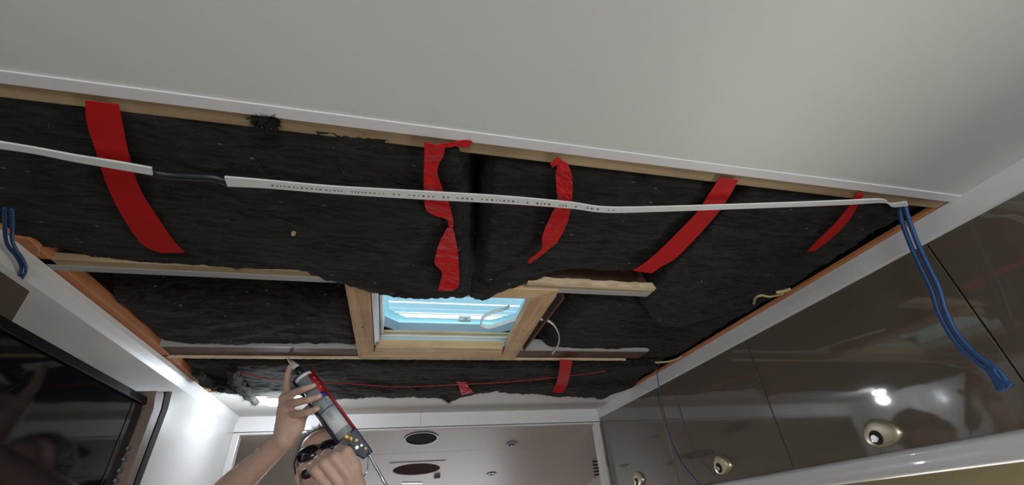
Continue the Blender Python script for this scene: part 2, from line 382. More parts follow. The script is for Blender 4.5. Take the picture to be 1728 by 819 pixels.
# sloping taupe soffit
SP0 = W(0, YB, 0.4185); SN = Vector((0, 0.2, 1)).normalized()
def so_pt(x, y): return W(x, y, 0.4185 - 0.2 * (y - YB))
mb = MB(); mb.slab([so_pt(-1.1, YB), so_pt(1.6, YB), so_pt(1.6, 2.68), so_pt(-1.1, 2.68)], (0, 0, 0.015))
mb.slab([so_pt(-1.1, 2.6825), so_pt(1.6, 2.6825), so_pt(1.6, 4.37), so_pt(-1.1, 4.37)], (0, 0, 0.015))
struct(MB().box(W(XRW - 0.012, YB + 0.02, -1.45), W(XRW - 0.001, 4.36, 0.42)).build('wall_alcove', M['taupe_soffit']))
soffit = struct(mb.build('ceiling_soffit', M['taupe_soffit']), 'glossy taupe sloping soffit of the front alcove')

# ================================================================== ROOF FRAME
def timber(name, a, b, m, label, cat='timber', group=None, bevel=0.0015):
    o = MB().box(a, b).build(name, m, bevel=bevel); return tag(o, label, cat, group)
timber('ceiling_joist', W(-0.72, HY0 + 0.001, CZ + 0.001), W(1.105, HY0 + 0.026, CZ + 0.045), M['wood_tan'], 'long tan timber joist along the cut edge of the white ceiling panel', 'joist')
# orange side rails
timber('side_rail', W(-0.712, 0.86, CZ + 0.002), W(-0.684, 1.505, CZ + 0.030), M['wood_orange'], 'orange timber rail at left, running back from the blue wire to the far truss', 'rail')
timber('side_rail', W(-0.711, 1.527, CZ + 0.002), W(-0.688, 1.90, CZ + 0.026), M['wood_orange'], 'short orange timber rail at left beyond the far truss', 'rail')
timber('side_rail', W(1.097, 0.50, CZ + 0.001), W(1.107, 2.0, CZ + 0.012), M['wood_orange'], 'thin orange timber rail along the right cornice', 'rail')
timber('cross_batten', W(-0.706, 1.895, CZ + 0.001), W(-0.60, 1.915, CZ + 0.018), M['wood_x'], 'stub of pale timber batten at the far left corner of the hole', 'batten')
# blocks of torn orange timber at the left
mb = MB(); mb.prism([on_z(-40, 356, .5005), on_z(0, 384, .5005), on_z(25, 400, .5005), on_z(50, 405, .5005), on_z(67, 421, .5005), on_z(66, 433, .5005), on_z(49, 446, .5005), on_z(0, 411, .5005), on_z(-40, 384, .5005)], (0, 0, 0.03))
tag(mb.build('splintered_block', M['wood_orange'], bevel=0.002), 'splintered orange wood block beside the blue wire at far left', 'wood block')

# near truss (two visible lengths)
def truss(name, x0, x1, y0, label, web=True):
    t = thing(name, label, 'truss', W((x0 + x1) / 2, y0, CZ))
    MB().box(W(x0, y0 - 0.001, CZ + 0.002), W(x1, y0 + 0.022, CZ + 0.018)).build('bottom_chord', M['wood_tan'], t, bevel=0.001)
    MB().box(W(x0, y0 + 0.023, CZ + 0.001), W(x1, y0 + 0.046, CZ + 0.016)).build('grey_strip', M['grey_paint'], t, bevel=0.001)
    MB().box(W(x0, y0 + 0.012, CZ + 0.018), W(x1, y0 + 0.018, 0.597)).build('web', M['ply_brown'], t)
    return t
truss('roof_truss', -0.712, -0.125, 0.925, 'near roof truss left of the skylight with tan chord')
tr = truss('roof_truss', 0.30, 0.70, 0.925, 'near roof truss right of the skylight with splintered pale plywood edge')
mb = MB(); rnd = random.Random(4)      # splintered ply edge
pts = [W(0.30 + i * 0.012, 0.918 + rnd.uniform(-.003, .004), CZ + 0.001) for i in range(34)]
mb.prism(pts + [W(0.70, 0.934, CZ + 0.001), W(0.30, 0.934, CZ + 0.001)], (0, 0, 0.016)); mb.build('splintered_edge', M['ply_edge'], tr)
# far truss
t2 = thing('roof_truss', 'far roof truss across the hole behind the skylight with pale lower lip', 'truss', W(0, 1.48, CZ))
MB().box(W(-0.69, 1.440, CZ + 0.006), W(0.92, 1.512, CZ + 0.024)).build('bottom_chord', M['ply_brown'], t2, bevel=0.001)
MB().box(W(-0.69, 1.425, CZ + 0.006), W(0.92, 1.439, CZ + 0.045)).build('grey_strip', M['grey_paint'], t2, bevel=0.001)
mb = MB(); n = 140
pa = [W(-0.695 + i * 1.56 / n, 1.5145 + rnd.uniform(-.0015, .0015), CZ + 0.0) for i in range(n + 1)]
pb = [W(-0.695 + i * 1.56 / n, 1.5245 + rnd.uniform(-.002, .002), CZ + 0.0) for i in range(n, -1, -1)]
mb.prism(pa + pb, (0, 0, 0.022)); mb.build('lower_lip', M['ply_edge'], t2)
MB().box(W(-0.69, 1.49, CZ + 0.024), W(0.92, 1.496, 0.597)).build('web', M['ply_brown'], t2)

# ------------------------------------------------------------------ skylight: timber frame, lining, hatch
z0 = CZ - 0.004
sky = thing('skylight', 'square roof skylight with pine frame, open to the daylight', 'skylight', W(0.16, 1.22, CZ))
def qz(l, z=z0): return [on_z(x, y, z) for x, y in l]
def board(name, l, m, th=0.028, z=z0, par=sky): return MB().prism(qz(l, z), (0, 0, th)).build(name, m, par, bevel=0.0015)
board('frame_board', [(581, 478), (624, 497), (631, 596), (605, 605)], M['wood_y'])
board('frame_board', [(942, 494), (868, 607), (847, 600), (896, 505)], M['wood_y'])
board('frame_board', [(581, 476.5), (943, 491.5), (895, 505), (624, 495.5)], M['wood_x'])
board('frame_board', [(631, 596), (634, 587), (848, 589), (847, 600), (868, 606), (605, 604)], M['wood_x'])
for sx, sy in ((612, 553), (883, 558)):           # screw holes as flat discs, their inner shade put into the colour
    p = on_z(sx, sy, z0); MB().disc(p, (0, 0, -1), 0.0035, 0.0008, 12).build('screw_hole', M['dark'], sky)
# pale shims on the far board
MB().prism(qz([(648, 588), (731, 589), (731, 595), (645, 594)], z0 - 0.0006), (0, 0, 0.0006)).build('pale_shim', M['ply_edge'], sky)
# lining of the opening: far wall in bands, side walls
def band(name, m, x0, x1, y, za, zb, th=0.012): return MB().box(W(x0, y, za), W(x1, y + th, zb)).build(name, m, sky, bevel=0.001)
band('aluminium_channel', M['alu'], -0.065, 0.395, 1.402, 0.508, 0.538)
band('channel_lip', M['white_trim'], -0.065, 0.395, 1.398, 0.5365, 0.540, 0.008)
band('plywood_edge', M['ply_edge'], -0.062, 0.39, 1.408, 0.541, 0.549)
band('plywood_edge', M['wood_tan'], -0.062, 0.39, 1.409, 0.5495, 0.5535)
band('plywood_edge', M['ply_edge'], -0.062, 0.39, 1.4085, 0.554, 0.562)
band('roof_gap_shade', M['dark'], -0.16, 0.48, 1.475, 0.52, 0.577, 0.004)  # near-black strips: shade of the gap put into the colour, sky closed off
def side(name, m, x0, x1, za, zb, y0=1.0, y1=1.405): return MB().box(W(x0, y0, za), W(x1, y1, zb)).build(name, m, sky, bevel=0.001)
side('aluminium_channel', M['alu'], -0.080, -0.066, 0.506, 0.560)
side('white_liner', M['white'], -0.064, -0.056, 0.540, 0.592, 1.0, 1.39)
side('plywood_edge', M['ply_edge'], 0.392, 0.402, 0.533, 0.562)
side('aluminium_channel', M['alu'], 0.388, 0.404, 0.5065, 0.532)
side('roof_gap_shade', M['dark'], 0.424, 0.427, 0.565, 0.60)
side('roof_gap_shade', M['dark'], -0.092, -0.089, 0.563, 0.60)
MB().box(W(-0.08, 1.0, 0.506), W(0.40, 1.008, 0.56)).build('aluminium_channel', M['alu'], sky)
for x in (-0.055, 0.378):
    mb = MB(); mb.disc(W(x, 1.398, 0.513), (0, -1, -.3), 0.005, 0.004, 16); mb.build('rivet', M['steel'], sky)
# raised hatch lid: chamfered tray with translucent ribbed top
hatch = thing('hatch_lid', 'raised hatch lid with pale blue ribbed panel and grey skirt', 'hatch', W(0.15, 1.2, 0.64))
hp = [(-0.16, 0.84), (-0.115, 0.78), (0.36, 0.78), (0.42, 0.84), (0.42, 1.40), (0.335, 1.462), (-0.008, 1.462), (-0.085, 1.385), (-0.16, 1.36)]
hp = [(-0.085, 0.90), (-0.04, 0.84), (0.34, 0.84), (0.42, 0.90), (0.42, 1.395), (0.335, 1.462), (-0.008, 1.462), (-0.075, 1.395)]
mb = MB(); n = len(hp)
def inset(pl, d):
    cx = sum(p[0] for p in pl) / len(pl); cy = sum(p[1] for p in pl) / len(pl)
    return [(p[0] + (cx - p[0]) * d, p[1] + (cy - p[1]) * d) for p in pl]
hin = inset(hp, -0.02)
for i in range(n):
    j = (i + 1) % n
    mb.hexa([W(*hp[i], 0.578), W(*hp[j], 0.578), W(*hin[j], 0.578), W(*hin[i], 0.578), W(*hp[i], 0.612), W(*hp[j], 0.612), W(*hin[j], 0.612), W(*hin[i], 0.612)])
mb.build('skirt', M['hatch_grey'], hatch)
hi2 = inset(hp, 0.13); mb = MB()
for i in range(n):
    j = (i + 1) % n
    mb.hexa([W(*hi2[i], 0.6125), W(*hi2[j], 0.6125), W(*hin[j], 0.6125), W(*hin[i], 0.6125), W(*hi2[i], 0.6145), W(*hi2[j], 0.6145), W(*hin[j], 0.6145), W(*hin[i], 0.6145)])
mb.build('white_rim', M['clear_rib'], hatch)
# ribbed sheet
mb = MB(); vsx = []; fs = []; per = 0.0145; ny = int(0.628 / (per / 6)); 
for i in range(ny + 1):
    y = 0.83 + i * per / 6; ph = (y / per) % 1; z = 0.640 + 0.0035 * abs(math.sin(math.pi * ph))
    vsx += [W(-0.085, y, z), W(0.43, y, z)]
RIBS = (1.255, 1.308, 1.357, 1.405, 1.442, 1.20, 1.15, 1.10, 1.05, 1.0, 0.95, 0.9)
for i in range(ny):
    if not any(r - 0.0005 < 0.83 + (i + .5) * per / 6 < r + 0.0045 for r in RIBS): fs.append((2 * i, 2 * i + 1, 2 * i + 3, 2 * i + 2))
mb.add(vsx, fs); rs = mb.build('ribbed_sheet', M['blue_panel'], hatch)
so = rs.modifiers.new('thick', 'SOLIDIFY'); so.thickness = 0.0008
# small catch on the far rim
mb = MB(); c = on_z(784, 540, 0.612); mb.box((c.x - 0.022, c.y - 0.008, c.z - 0.006), (c.x + 0.022, c.y + 0.006, c.z + 0.012)); ct = mb.build('catch', M['white'], hatch, bevel=0.002)
MB().box((c.x + 0.001, c.y - 0.010, c.z - 0.002), (c.x + 0.006, c.y - 0.0082, c.z + 0.003)).build('catch_button', M['brass'], ct)
# brown plywood seen between frame and batt, right of the skylight
tag(MB().box(W(0.42, 1.00, 0.50), W(0.426, 1.42, 0.60)).build('plywood_gusset', M['ply_brown']), 'brown plywood gusset at the right side of the skylight frame', 'plywood')

# ================================================================== INSULATION
def nz(x, y, s, seed=0.0): return noise.noise(Vector((x * s, y * s, seed)))
def fuzz(x, y, seed):
    return (0.0085 * nz(x * .7, y, 7, seed) + 0.0055 * nz(x * .5, y, 22, seed + 3) + 0.0032 * nz(x * .6, y, 60, seed + 5) + 0.0012 * nz(x, y, 140, seed + 7))
SEAM = [(0.40, 0.085), (0.75, 0.14), (1.0, 0.172)]
BC = [(0.40, 0.60), (0.80, 0.625), (1.2, 0.66)]
def z_near_left(x, y):
    u = (x + 0.2) / 0.4
    sag = 0.030 * sstep(-0.30, 0.05, x) * sstep(0.75, 0.98, y)         # hangs over the truss in front of the skylight
    sag += 0.006 * sstep(-0.6, -0.1, x)
    edge = (0.06 - 0.045 * sstep(.80, .93, y)) * (1 - sstep(0.0, 0.035, interp(SEAM, y) - x))           # rolls up at the seam
    return 0.512 - sag + edge - 0.004
def z_near_mid(x, y):
    e = x - interp(SEAM, y)
    sag = 0.034 * math.exp(-((x - 0.19) / 0.09) ** 2) * sstep(0.80, 0.98, y)
    up = 0.03 * sstep(0.30, 0.42, x) * sstep(0.83, 0.93, y)
    edge = (0.06 - 0.055 * sstep(.80, .93, y)) * (1 - sstep(0.0, 0.03, e))
    return 0.510 - sag + edge + up
def z_near_right(x, y):
    sag = 0.042 * math.exp(-((x - 0.80) / 0.16) ** 2) * sstep(0.75, 1.05, y) * (1 - 0.0)
    edge = 0.05 * (1 - sstep(0.0, 0.03, x - interp(BC, y)))
    edge += 0.006 * sstep(1.04, 1.09, x)
    return 0.510 - sag + edge
def z_far_left(x, y):      # second bay, left: hollow near the front truss, hanging at the back
    line = 1.06 + 0.09 * sstep(-0.70, -0.45, x) - 0.06 * sstep(-0.35, -0.15, x)
    return 0.516 + 0.075 * (1 - sstep(line - 0.06, line + 0.10, y)) - 0.004 * sstep(1.2, 1.4, y)
def z_far_right(x, y):
    return 0.515 + 0.05 * (1 - sstep(0.44, 0.53, x)) + 0.02 * (1 - sstep(0.98, 1.05, y)) + 0.004 * sstep(1.04, 1.09, x)
def z_last(x, y):
    return 0.507 - 0.019 * sstep(1.80, 1.91, y) + 0.035 * (1 - sstep(1.54, 1.64, y)) - 0.004 * math.sin((x + .2) * 5) ** 2 * sstep(1.7, 1.9, y) + 0.012 * nz(x, y, 4, 9.0) * (1 - sstep(1.75, 1.88, y))

def batt(name, xl, xr, yf, yb, zf, seed, label, m, res=0.006, ragged=0.010, ztop=0.597, group=None, parent=None):
    """xl, xr: functions of y; yf, yb: functions of x (front and back edge)"""
    xm0, xm1 = xl(0.9), xr(0.9)
    nx = max(8, int((xm1 - xm0) / res)); ym = (xm0 + xm1) / 2; ny = max(8, int((yb(ym) - yf(ym)) / res))
    vs = []; fs = []
    def grid(top):
        base = len(vs)
        for j in range(ny + 1):
            v = j / ny
            for i in range(nx + 1):
                u = i / nx
                x = lerp(xm0, xm1, u); y0, y1 = yf(x), yb(x)
                y0 += ragged * 0.5 * nz(x, 0, 30, seed); y1 += ragged * (nz(x, 1, 22, seed) + 0.6 * nz(x, 2, 80, seed))
                y = lerp(y0, y1, v)
                a, b = xl(y), xr(y); a += ragged * 0.3 * nz(0, y, 40, seed + 2); b += ragged * 0.3 * nz(3, y, 40, seed + 2)
                x = lerp(a, b, u)
                if top:
                    zt_ = ztop
                    if y > 0.905 and yf(x) < 0.6: zt_ = min(ztop, lerp(ztop, zf(x, y) + 0.017, sstep(0.905, 0.925, y)))
                    vs.append(W(x, y, zt_))
                else:
                    eu = min(u, 1 - u) * (xm1 - xm0); ev = min(v, 1 - v) * (y1 - y0); e = min(eu, ev)
                    roll = 0.014 * (1 - min(1, e / 0.014)) ** 2
                    vs.append(W(x, y, min(0.594, zf(x, y) + fuzz(x, y, seed) + roll)))
        return base
    b0 = grid(False); b1 = grid(True); Nn = nx + 1
    for j in range(ny):
        for i in range(nx):
            a = j * Nn + i; fs.append((b0 + a, b0 + a + Nn, b0 + a + Nn + 1, b0 + a + 1)); fs.append((b1 + a, b1 + a + 1, b1 + a + Nn + 1, b1 + a + Nn))
    for i in range(nx):
        fs.append((b0 + i, b0 + i + 1, b1 + i + 1, b1 + i)); q = ny * Nn + i; fs.append((b0 + q + 1, b0 + q, b1 + q, b1 + q + 1))
    for j in range(ny):
        q = j * Nn; fs.append((b0 + q + Nn, b0 + q, b1 + q, b1 + q + Nn)); q += nx; fs.append((b0 + q, b0 + q + Nn, b1 + q + Nn, b1 + q))
    o = MB().add(vs, fs, True).build(name, m, parent)
    # loose fibres standing off the surface and along the edges
    rnd = random.Random(int(seed * 10)); fb = MB()
    for k in range(int(260 * (xm1 - xm0) * (yb(ym) - yf(ym)) / 0.4)):
        u = rnd.random(); v = rnd.random() if rnd.random() < 0.6 else rnd.choice([rnd.uniform(0.0, 0.02), rnd.uniform(0.98, 1.0)])
        i = int(u * nx); j = int(v * ny); p = Vector(vs[b0 + j * Nn + i]); L = rnd.uniform(0.006, 0.022)
        d = Vector((rnd.gauss(0, 1), rnd.gauss(0, .6) + (0.9 if v > 0.95 else 0), rnd.gauss(0, .25) - 0.15)).normalized()
        q = p + d * L * 0.5 + Vector((0, 0, -0.001)); w = p + d * L + Vector((rnd.gauss(0, .002), rnd.gauss(0, .002), rnd.uniform(0, .003)))
        fb.tube([p, q, w], [0.0004, 0.0003, 0.00015], 3)
    f = fb.build('loose_fibre', M['fibre_light'], o); f['kind'] = 'stuff'
    tag(o, label, 'insulation', group)
    return o
M['fibre_light'] = mat('pale_fibre', (0.06, 0.057, 0.05), 0.8)
C = lambda v: (lambda _: v)
def outl(pix, z=0.5):
    t = sorted([(p.x, p.y) for p in (on_z(a, b, z) for a, b in pix)]); return lambda x: interp(t, x)
G = 'charcoal insulation batts between the roof trusses'
batt('insulation_batt', C(-0.80), lambda y: interp(SEAM, y) + 0.002, C(HY0 + 0.006), lambda x: 0.935 + 0.055 * sstep(-0.32, -0.02, x) - 0.03 * (1 - sstep(-0.70, -0.6, x)), z_near_left, 1.3,
     'largest charcoal insulation batt, left of the seam, behind the cut white cable', M['fibre'])
batt('insulation_batt', lambda y: interp(SEAM, y) + 0.004 - 0.016 * sstep(0.86, 0.92, y), lambda y: interp(BC, y), C(HY0 + 0.028), lambda x: interp([(0.08, 0.985), (0.17, 0.998), (0.20, 0.99), (0.30, 0.945), (0.36, 0.90), (0.62, 0.875)], x), z_near_mid, 4.1,
     'charcoal insulation batt right of the seam, with the curled red tape on it', M['fibre'])
batt('insulation_batt', lambda y: interp(BC, y) + 0.003, C(1.097), C(HY0 + 0.028), lambda x: interp([(0.60, 0.95), (0.66, 1.02), (0.76, 1.11), (0.86, 1.13), (0.97, 1.06), (1.10, 0.98)], x), z_near_right, 7.7,
     'charcoal insulation batt at right, sagging over the truss end beside the lockers', M['fibre'])
batt('insulation_batt', C(-0.682), C(-0.135), C(0.955), C(1.424), z_far_left, 10.2,
     'brownish insulation batt in the bay left of the skylight', M['fibre_brown'])
batt('insulation_batt', C(0.46), C(1.097), C(0.975), lambda x: interp([(0.45, 1.40), (0.50, 1.425), (0.62, 1.50), (0.70, 1.528), (1.1, 1.528)], x), z_far_right, 12.9,
     'charcoal insulation batt in the bay right of the skylight', M['fibre'])
last_yb = [(-0.70, 1.90), (-0.60, 1.93), (-0.48, 1.97), (-0.38, 1.97), (-0.30, 2.01), (-0.02, 2.015), (0.19, 2.01), (0.225, 2.05), (0.25, 2.09), (0.28, 2.03), (0.34, 1.975), (0.42, 1.945), (0.56, 1.99), (0.75, 2.02), (0.80, 2.03), (0.97, 2.075), (1.01, 2.12), (1.06, 1.93), (1.09, 1.86)]
batt('insulation_batt', C(-0.688), C(1.09), C(1.532), lambda x: interp(last_yb, x) - 0.0, z_last, 15.5,
     'long ragged insulation batt beyond the far truss, crossed by the red wire', M['fibre_brown'], ragged=0.016)
# torn rolls hanging at the far left corner
def clump(pts, rs, seed, label):
    mb = MB(); P = catmull(pts, 8); n = len(P); seg = 26; vs = []; fs = []
    for i, p in enumerate(P):
        t = i / (n - 1); r = interp([(k / (len(rs) - 1), v) for k, v in enumerate(rs)], t)
        d = (P[min(i + 1, n - 1)] - P[max(i - 1, 0)]).normalized(); a = d.cross(Vector((0, 0, 1))).normalized(); b = a.cross(d)
        for k in range(seg):
            th = 2 * math.pi * k / seg; q = p + a * (r * math.cos(th)) + b * (r * .8 * math.sin(th))
            q += (q - p).normalized() * (0.45 * r * noise.noise(q * 60 + Vector((seed, 0, 0))) + 0.15 * r * noise.noise(q * 150) + 0.005 * noise.noise(q * 300)); vs.append(q)
    for i in range(n - 1):
        for k in range(seg): a = i * seg + k; b = i * seg + (k + 1) % seg; fs.append((a, b, b + seg, a + seg))
    fs += [tuple(reversed(range(seg))), tuple(range((n - 1) * seg, n * seg))]
    rq = random.Random(int(seed * 7))
    for k in range(420):
        p_ = rq.choice(vs); c_ = min(P, key=lambda q: (q - p_).length); d_ = ((p_ - c_).normalized() + Vector((rq.gauss(0, .7), rq.gauss(0, .7), rq.gauss(0, .7)))).normalized(); L_ = rq.uniform(.004, .013)
        mb.tube([p_ - d_ * .002, p_ + d_ * L_ * .6, p_ + d_ * L_ + Vector((0, 0, -.001))], [.0006, .0005, .0002], 3)
    o = mb.add(vs, fs, True).build('insulation_scrap', M['fibre']); tag(o, label, 'insulation'); return o
clump([on_z(392, 622, .500), on_z(400, 645, .498), on_z(418, 664, .490), on_z(432, 681, .484)], [0.016, 0.024, 0.022, 0.010], 2.0, 'torn tuft of insulation hanging down left of the lit lamp')
clump([on_z(330, 628, .500), on_z(350, 645, .496), on_z(378, 652, .494), on_z(402, 660, .492)], [0.010, 0.022, 0.022, 0.012], 5.0, 'torn roll of insulation in the far left corner of the hole')
clump([on_z(745, 664, .497), on_z(752, 670, .492), on_z(758, 677, .488)], [0.014, 0.014, 0.006], 8.0, 'small tuft of insulation hanging below the short red tape')
clump([on_z(430, 200, .502), on_z(448, 203, .498), on_z(470, 208, .502)], [0.006, 0.009, 0.005], 11.0, 'grey lint tuft caught on the near joist')
# yellow foam wisps along the right rail
def wisp(pix, z, r, label):
    o = MB().tube(catmull([on_z(a, b, z) for a, b in pix], 6), r, 8).build('foam_wisp', M['yellow_fibre']); return tag(o, label, 'foam')
wisp([(1272, 513), (1275, 503), (1285, 499), (1297, 501), (1310, 499), (1322, 496)], .500, 0.0035, 'pale yellow foam wisp curling at the right rail, larger one')
wisp([(1106, 612), (1125, 611), (1140, 607), (1150, 602)], .498, 0.004, 'pale yellow foam wisp at the right rail beside the thin blue wire')
wisp([(1310, 494), (1322, 492), (1334, 488)], .497, 0.005, 'orange-yellow foam scrap on the right rail nearest the blue wires')
# single wood chip caught in the near batt
pch = on_z(495, 395, .495); tag(MB().disc(pch, (0, 0, -1), 0.004, 0.002, 14, 0.008, (1, .3, 0)).build('wood_chip', M['wood_x']), 'oval tan wood chip stuck in the big left batt', 'wood chip')

# ================================================================== RED TAPE
SURF = {'L': z_near_left, 'M': z_near_mid, 'R': z_near_right, 'F': z_last}
def on_surf(px, py, zf, off):
    z = 0.5
    for _ in range(12):
        p = on_z(px, py, z); z = 0.5 * z + 0.5 * (zf(p.x, p.y) - off)
    return on_z(px, py, z)
def ribbon(name, rows, m, parent=None, th=0.0012, sub=6, cross=4, crumple=0.0, seed=0.0):
    """rows: list of (left point, right point)"""
    A = catmull([r[0] for r in rows], sub); B = catmull([r[1] for r in rows], sub); vs = []; fs = []
    n = len(A)
    for i in range(n):
        for k in range(cross + 1):
            p = A[i].lerp(B[i], k / cross)
            if crumple: p = p + Vector((0, 0, crumple * (noise.noise(p * 55 + Vector((seed, 0, 0))) + .5 * noise.noise(p * 140 + Vector((seed, 3, 0))))))
            vs.append(p)
    for i in range(n - 1):
        for k in range(cross): a = i * (cross + 1) + k; fs.append((a, a + 1, a + cross + 2, a + cross + 1))
    o = MB().add(vs, fs, False).build(name, m, parent)
    s = o.modifiers.new('thick', 'SOLIDIFY'); s.thickness = th; s.offset = 0
    return o
def tape(rows, zf, label, off=0.012, crumple=0.0, seed=0.0, name='tape_strip', lift=None):
    R = []
    for i, (a, b) in enumerate(rows):
        o_ = off + (lift[i] if lift else 0)
        oa, ob = (o_ if isinstance(o_, tuple) else (o_, o_))
        R.append((on_surf(*a, zf, oa), on_surf(*b, zf, ob)))
    o = ribbon(name, R, M['red_tape'], crumple=crumple, seed=seed); return tag(o, label, 'tape')
tape([((144, 170), (200, 176)), ((147, 208), (207, 210)), ((162, 255), (218, 262)), ((180, 310), (236, 318)), ((205, 362), (265, 366)), ((240, 412), (294, 408)), ((272, 427), (311, 426))], z_near_left,
     'widest smooth red tape strip, at the left of the big batt')
# twisted tape 2: three lobes
tape([((716, 240), (752, 246)), ((716, 268), (748, 262)), ((715, 300), (738, 292)), ((716, 335), (754, 335)), ((722, 358), (763, 362)), ((752, 368), (765, 380)), ((757, 378), (763, 392))], z_near_left,
     'crumpled red tape in front of the skylight, upper length of it', off=0.016, crumple=0.0035, seed=1)
tape([((755, 384), (764, 384)), ((742, 408), (768, 400)), ((735, 432), (773, 430)), ((734, 446), (774, 450)), ((746, 460), (775, 470)), ((742, 478), (773, 484)), ((739, 491), (762, 491))], z_near_left,
     'crumpled red tape in front of the skylight, lower length of it', off=0.017, crumple=0.0035, seed=2)
tape([((740, 243), (742, 249)), ((765, 240), (768, 247)), ((792, 237), (789, 249)), ((797, 240), (790, 249))], lambda x, y: 0.499, 'short torn red tape scrap on the joist above the crumpled tape', off=0.004, crumple=0.003, seed=3)
# curled tape 3
tape([((928, 276), (932, 283)), ((936, 269), (944, 276)), ((944, 269), (957, 276)), ((938, 290), (965, 298)), ((939, 318), (966, 325)), ((940, 338), (963, 348)), ((928, 368), (960, 368)), ((915, 398), (947, 398)), ((914, 420), (934, 415)), ((893, 438), (912, 432)), ((891, 445), (898, 442))], z_near_mid,
     'curled shiny red tape hanging loose right of the seam', off=0.018, crumple=0.004, seed=5)
tape([((1214, 300), (1246, 304)), ((1196, 328), (1228, 336)), ((1176, 358), (1206, 366)), ((1140, 396), (1172, 404)), ((1105, 430), (1140, 436)), ((1082, 448), (1116, 450)), ((1068, 457), (1100, 461))], lambda x, y: 0.505,
     'straight diagonal red tape strip right of the curled one', off=0.011)
tape([((1446, 325), (1458, 327)), ((1434, 346), (1446, 350)), ((1412, 374), (1426, 380)), ((1386, 400), (1400, 405)), ((1362, 424), (1374, 424))], lambda x, y: 0.507, 'narrow dark red tape strip nearest the lockers', off=0.012)
tape([((945, 607), (966, 608)), ((943, 630), (962, 632)), ((938, 648), (957, 650)), ((932, 662), (949, 664))], z_last, 'short red tape strip at the right of the far batt', off=0.012, lift=[0.045, 0.016, 0.004, 0.004])
tape([((770, 645), (787, 645)), ((773, 650), (790, 652)), ((776, 658), (794, 657)), ((779, 667), (799, 663))], z_last, 'stubby red tape scrap in the middle of the far batt', off=0.012, crumple=0.003)

# ================================================================== CABLES AND WIRES
def flat_cable(name, rows, z, th, m=None, parent=None, zs=None):
    R = [(on_z(*a, zs[i] if zs else z), on_z(*b, zs[i] if zs else z)) for i, (a, b) in enumerate(rows)]
    return ribbon(name, R, m or M['cable'], parent, th=th, cross=2)
tag(flat_cable('flat_cable', [((-60, 229), (-60, 240)), ((0, 239), (0, 250)), ((60, 249), (60, 259)), ((130, 262), (130, 273)), ((200, 273), (200, 285)), ((256, 283), (258, 295))], .478, .003), 'short white flat cable at far left ending over the widest tape', 'cable')
fc = flat_cable('flat_cable', [((379, 298), (384, 314)), ((450, 304), (450, 317)), ((560, 314), (560, 326)), ((700, 322), (700, 335)), ((850, 331), (850, 343)), ((960, 341), (960, 351)), ((1018, 349), (1018, 358)), ((1100, 349), (1100, 357)), ((1300, 343), (1300, 350)), ((1430, 338), (1430, 345)), ((1488, 336), (1490, 342)), ((1504, 343), (1506, 349)), ((1530, 340), (1532, 347))], .478, .003,
    zs=[.478] * 9 + [.486, .490, .493, .499])
tag(fc, 'long white flat cable with printed marks running to the right corner', 'cable')
mb = MB(); rnd = random.Random(9); x = 458.0     # faint printing along the lower half of the cable
while x < 1050:
    w = rnd.choice([3, 4, 5, 6]); gapd = rnd.choice([2, 3, 3, 4]) + (10 if rnd.random() < .12 else 0)
    yt = interp([(450, 312.5), (560, 322), (700, 330.5), (850, 339), (960, 348), (1020, 355), (1060, 355)], x)
    h = rnd.choice([1.6, 2.0, 2.4])
    mb.prism([on_z(x, yt - h / 2, .4762), on_z(x + w * .6, yt - h / 2 + .2, .4762), on_z(x + w * .6, yt + h / 2 + .2, .4762), on_z(x, yt + h / 2, .4762)], (0, 0, 0.0004))
    x += w + gapd
pm = mb.build('printed_marking', M['ink'], fc); pm['kind'] = 'stuff'
mb = MB(); mb.tube(catmull([on_z(a, b, .485) for a, b in ((257, 291), (290, 296), (330, 298), (360, 300), (381, 306))], 6), 0.0065, 12); tag(mb.build('cable_sleeve', M['black_plastic']), 'black sleeve joining the two cut ends of white cable', 'cable sleeve')
# red wire over the far batt
rw = [(395, 626), (440, 637), (500, 645), (560, 646), (610, 649), (650, 652.5), (700, 653), (780, 649), (860, 645), (940, 637), (1000, 630), (1022, 626)]
tag(MB().tube(catmull([on_surf(a, b, z_last, 0.016) for a, b in rw], 6), 0.0017, 8).build('red_wire', M['red_wire']), 'thin red wire running along the far insulation batt', 'wire')
# blue wires
def wire(pix, fn, r, name='blue_wire', par=None): return MB().tube(catmull([fn(a, b) for a, b in pix], 8), r, 10).build(name, M['blue_wire'], par)
t = thing('blue_wire_pair', 'thick pair of blue wires hanging from the right corner over the lockers', 'wire', on_x(1525, 350, 1.02))
f = lambda a, b: on_x(a, b, interp([(330, 1.015), (380, 1.02), (820, 1.03)], b))
wire([(1520, 342), (1521, 370), (1535, 410), (1553, 450), (1572, 490), (1583, 525), (1602, 562), (1625, 592), (1650, 612), (1672, 630), (1685, 652)], f, 0.0044, 'wire_strand', t)
wire([(1526, 342), (1532, 366), (1548, 410), (1566, 448), (1584, 486), (1594, 520), (1608, 552), (1632, 584), (1660, 608), (1685, 626), (1702, 650)], f, 0.0044, 'wire_strand', t)
for k, (a, b) in enumerate([(1690, 660), (1697, 657), (1706, 652)]):
    wire([(1668 + 4 * k, 622), (1680 + 3 * k, 638), (a, b)], f, 0.0065, 'taped_end', t)
t = thing('blue_wire_loop', 'blue wire pair looping out of the roof at far left', 'wire', on_z(10, 380, .49))
wire([(8, 350), (8, 378), (9, 400), (14, 416), (28, 434), (36, 452), (28, 470), (12, 483), (-20, 494)], lambda a, b: on_z(a, b, interp([(350, .50), (400, .478), (460, .462), (500, .455)], b)), 0.0028, 'wire_strand', t)
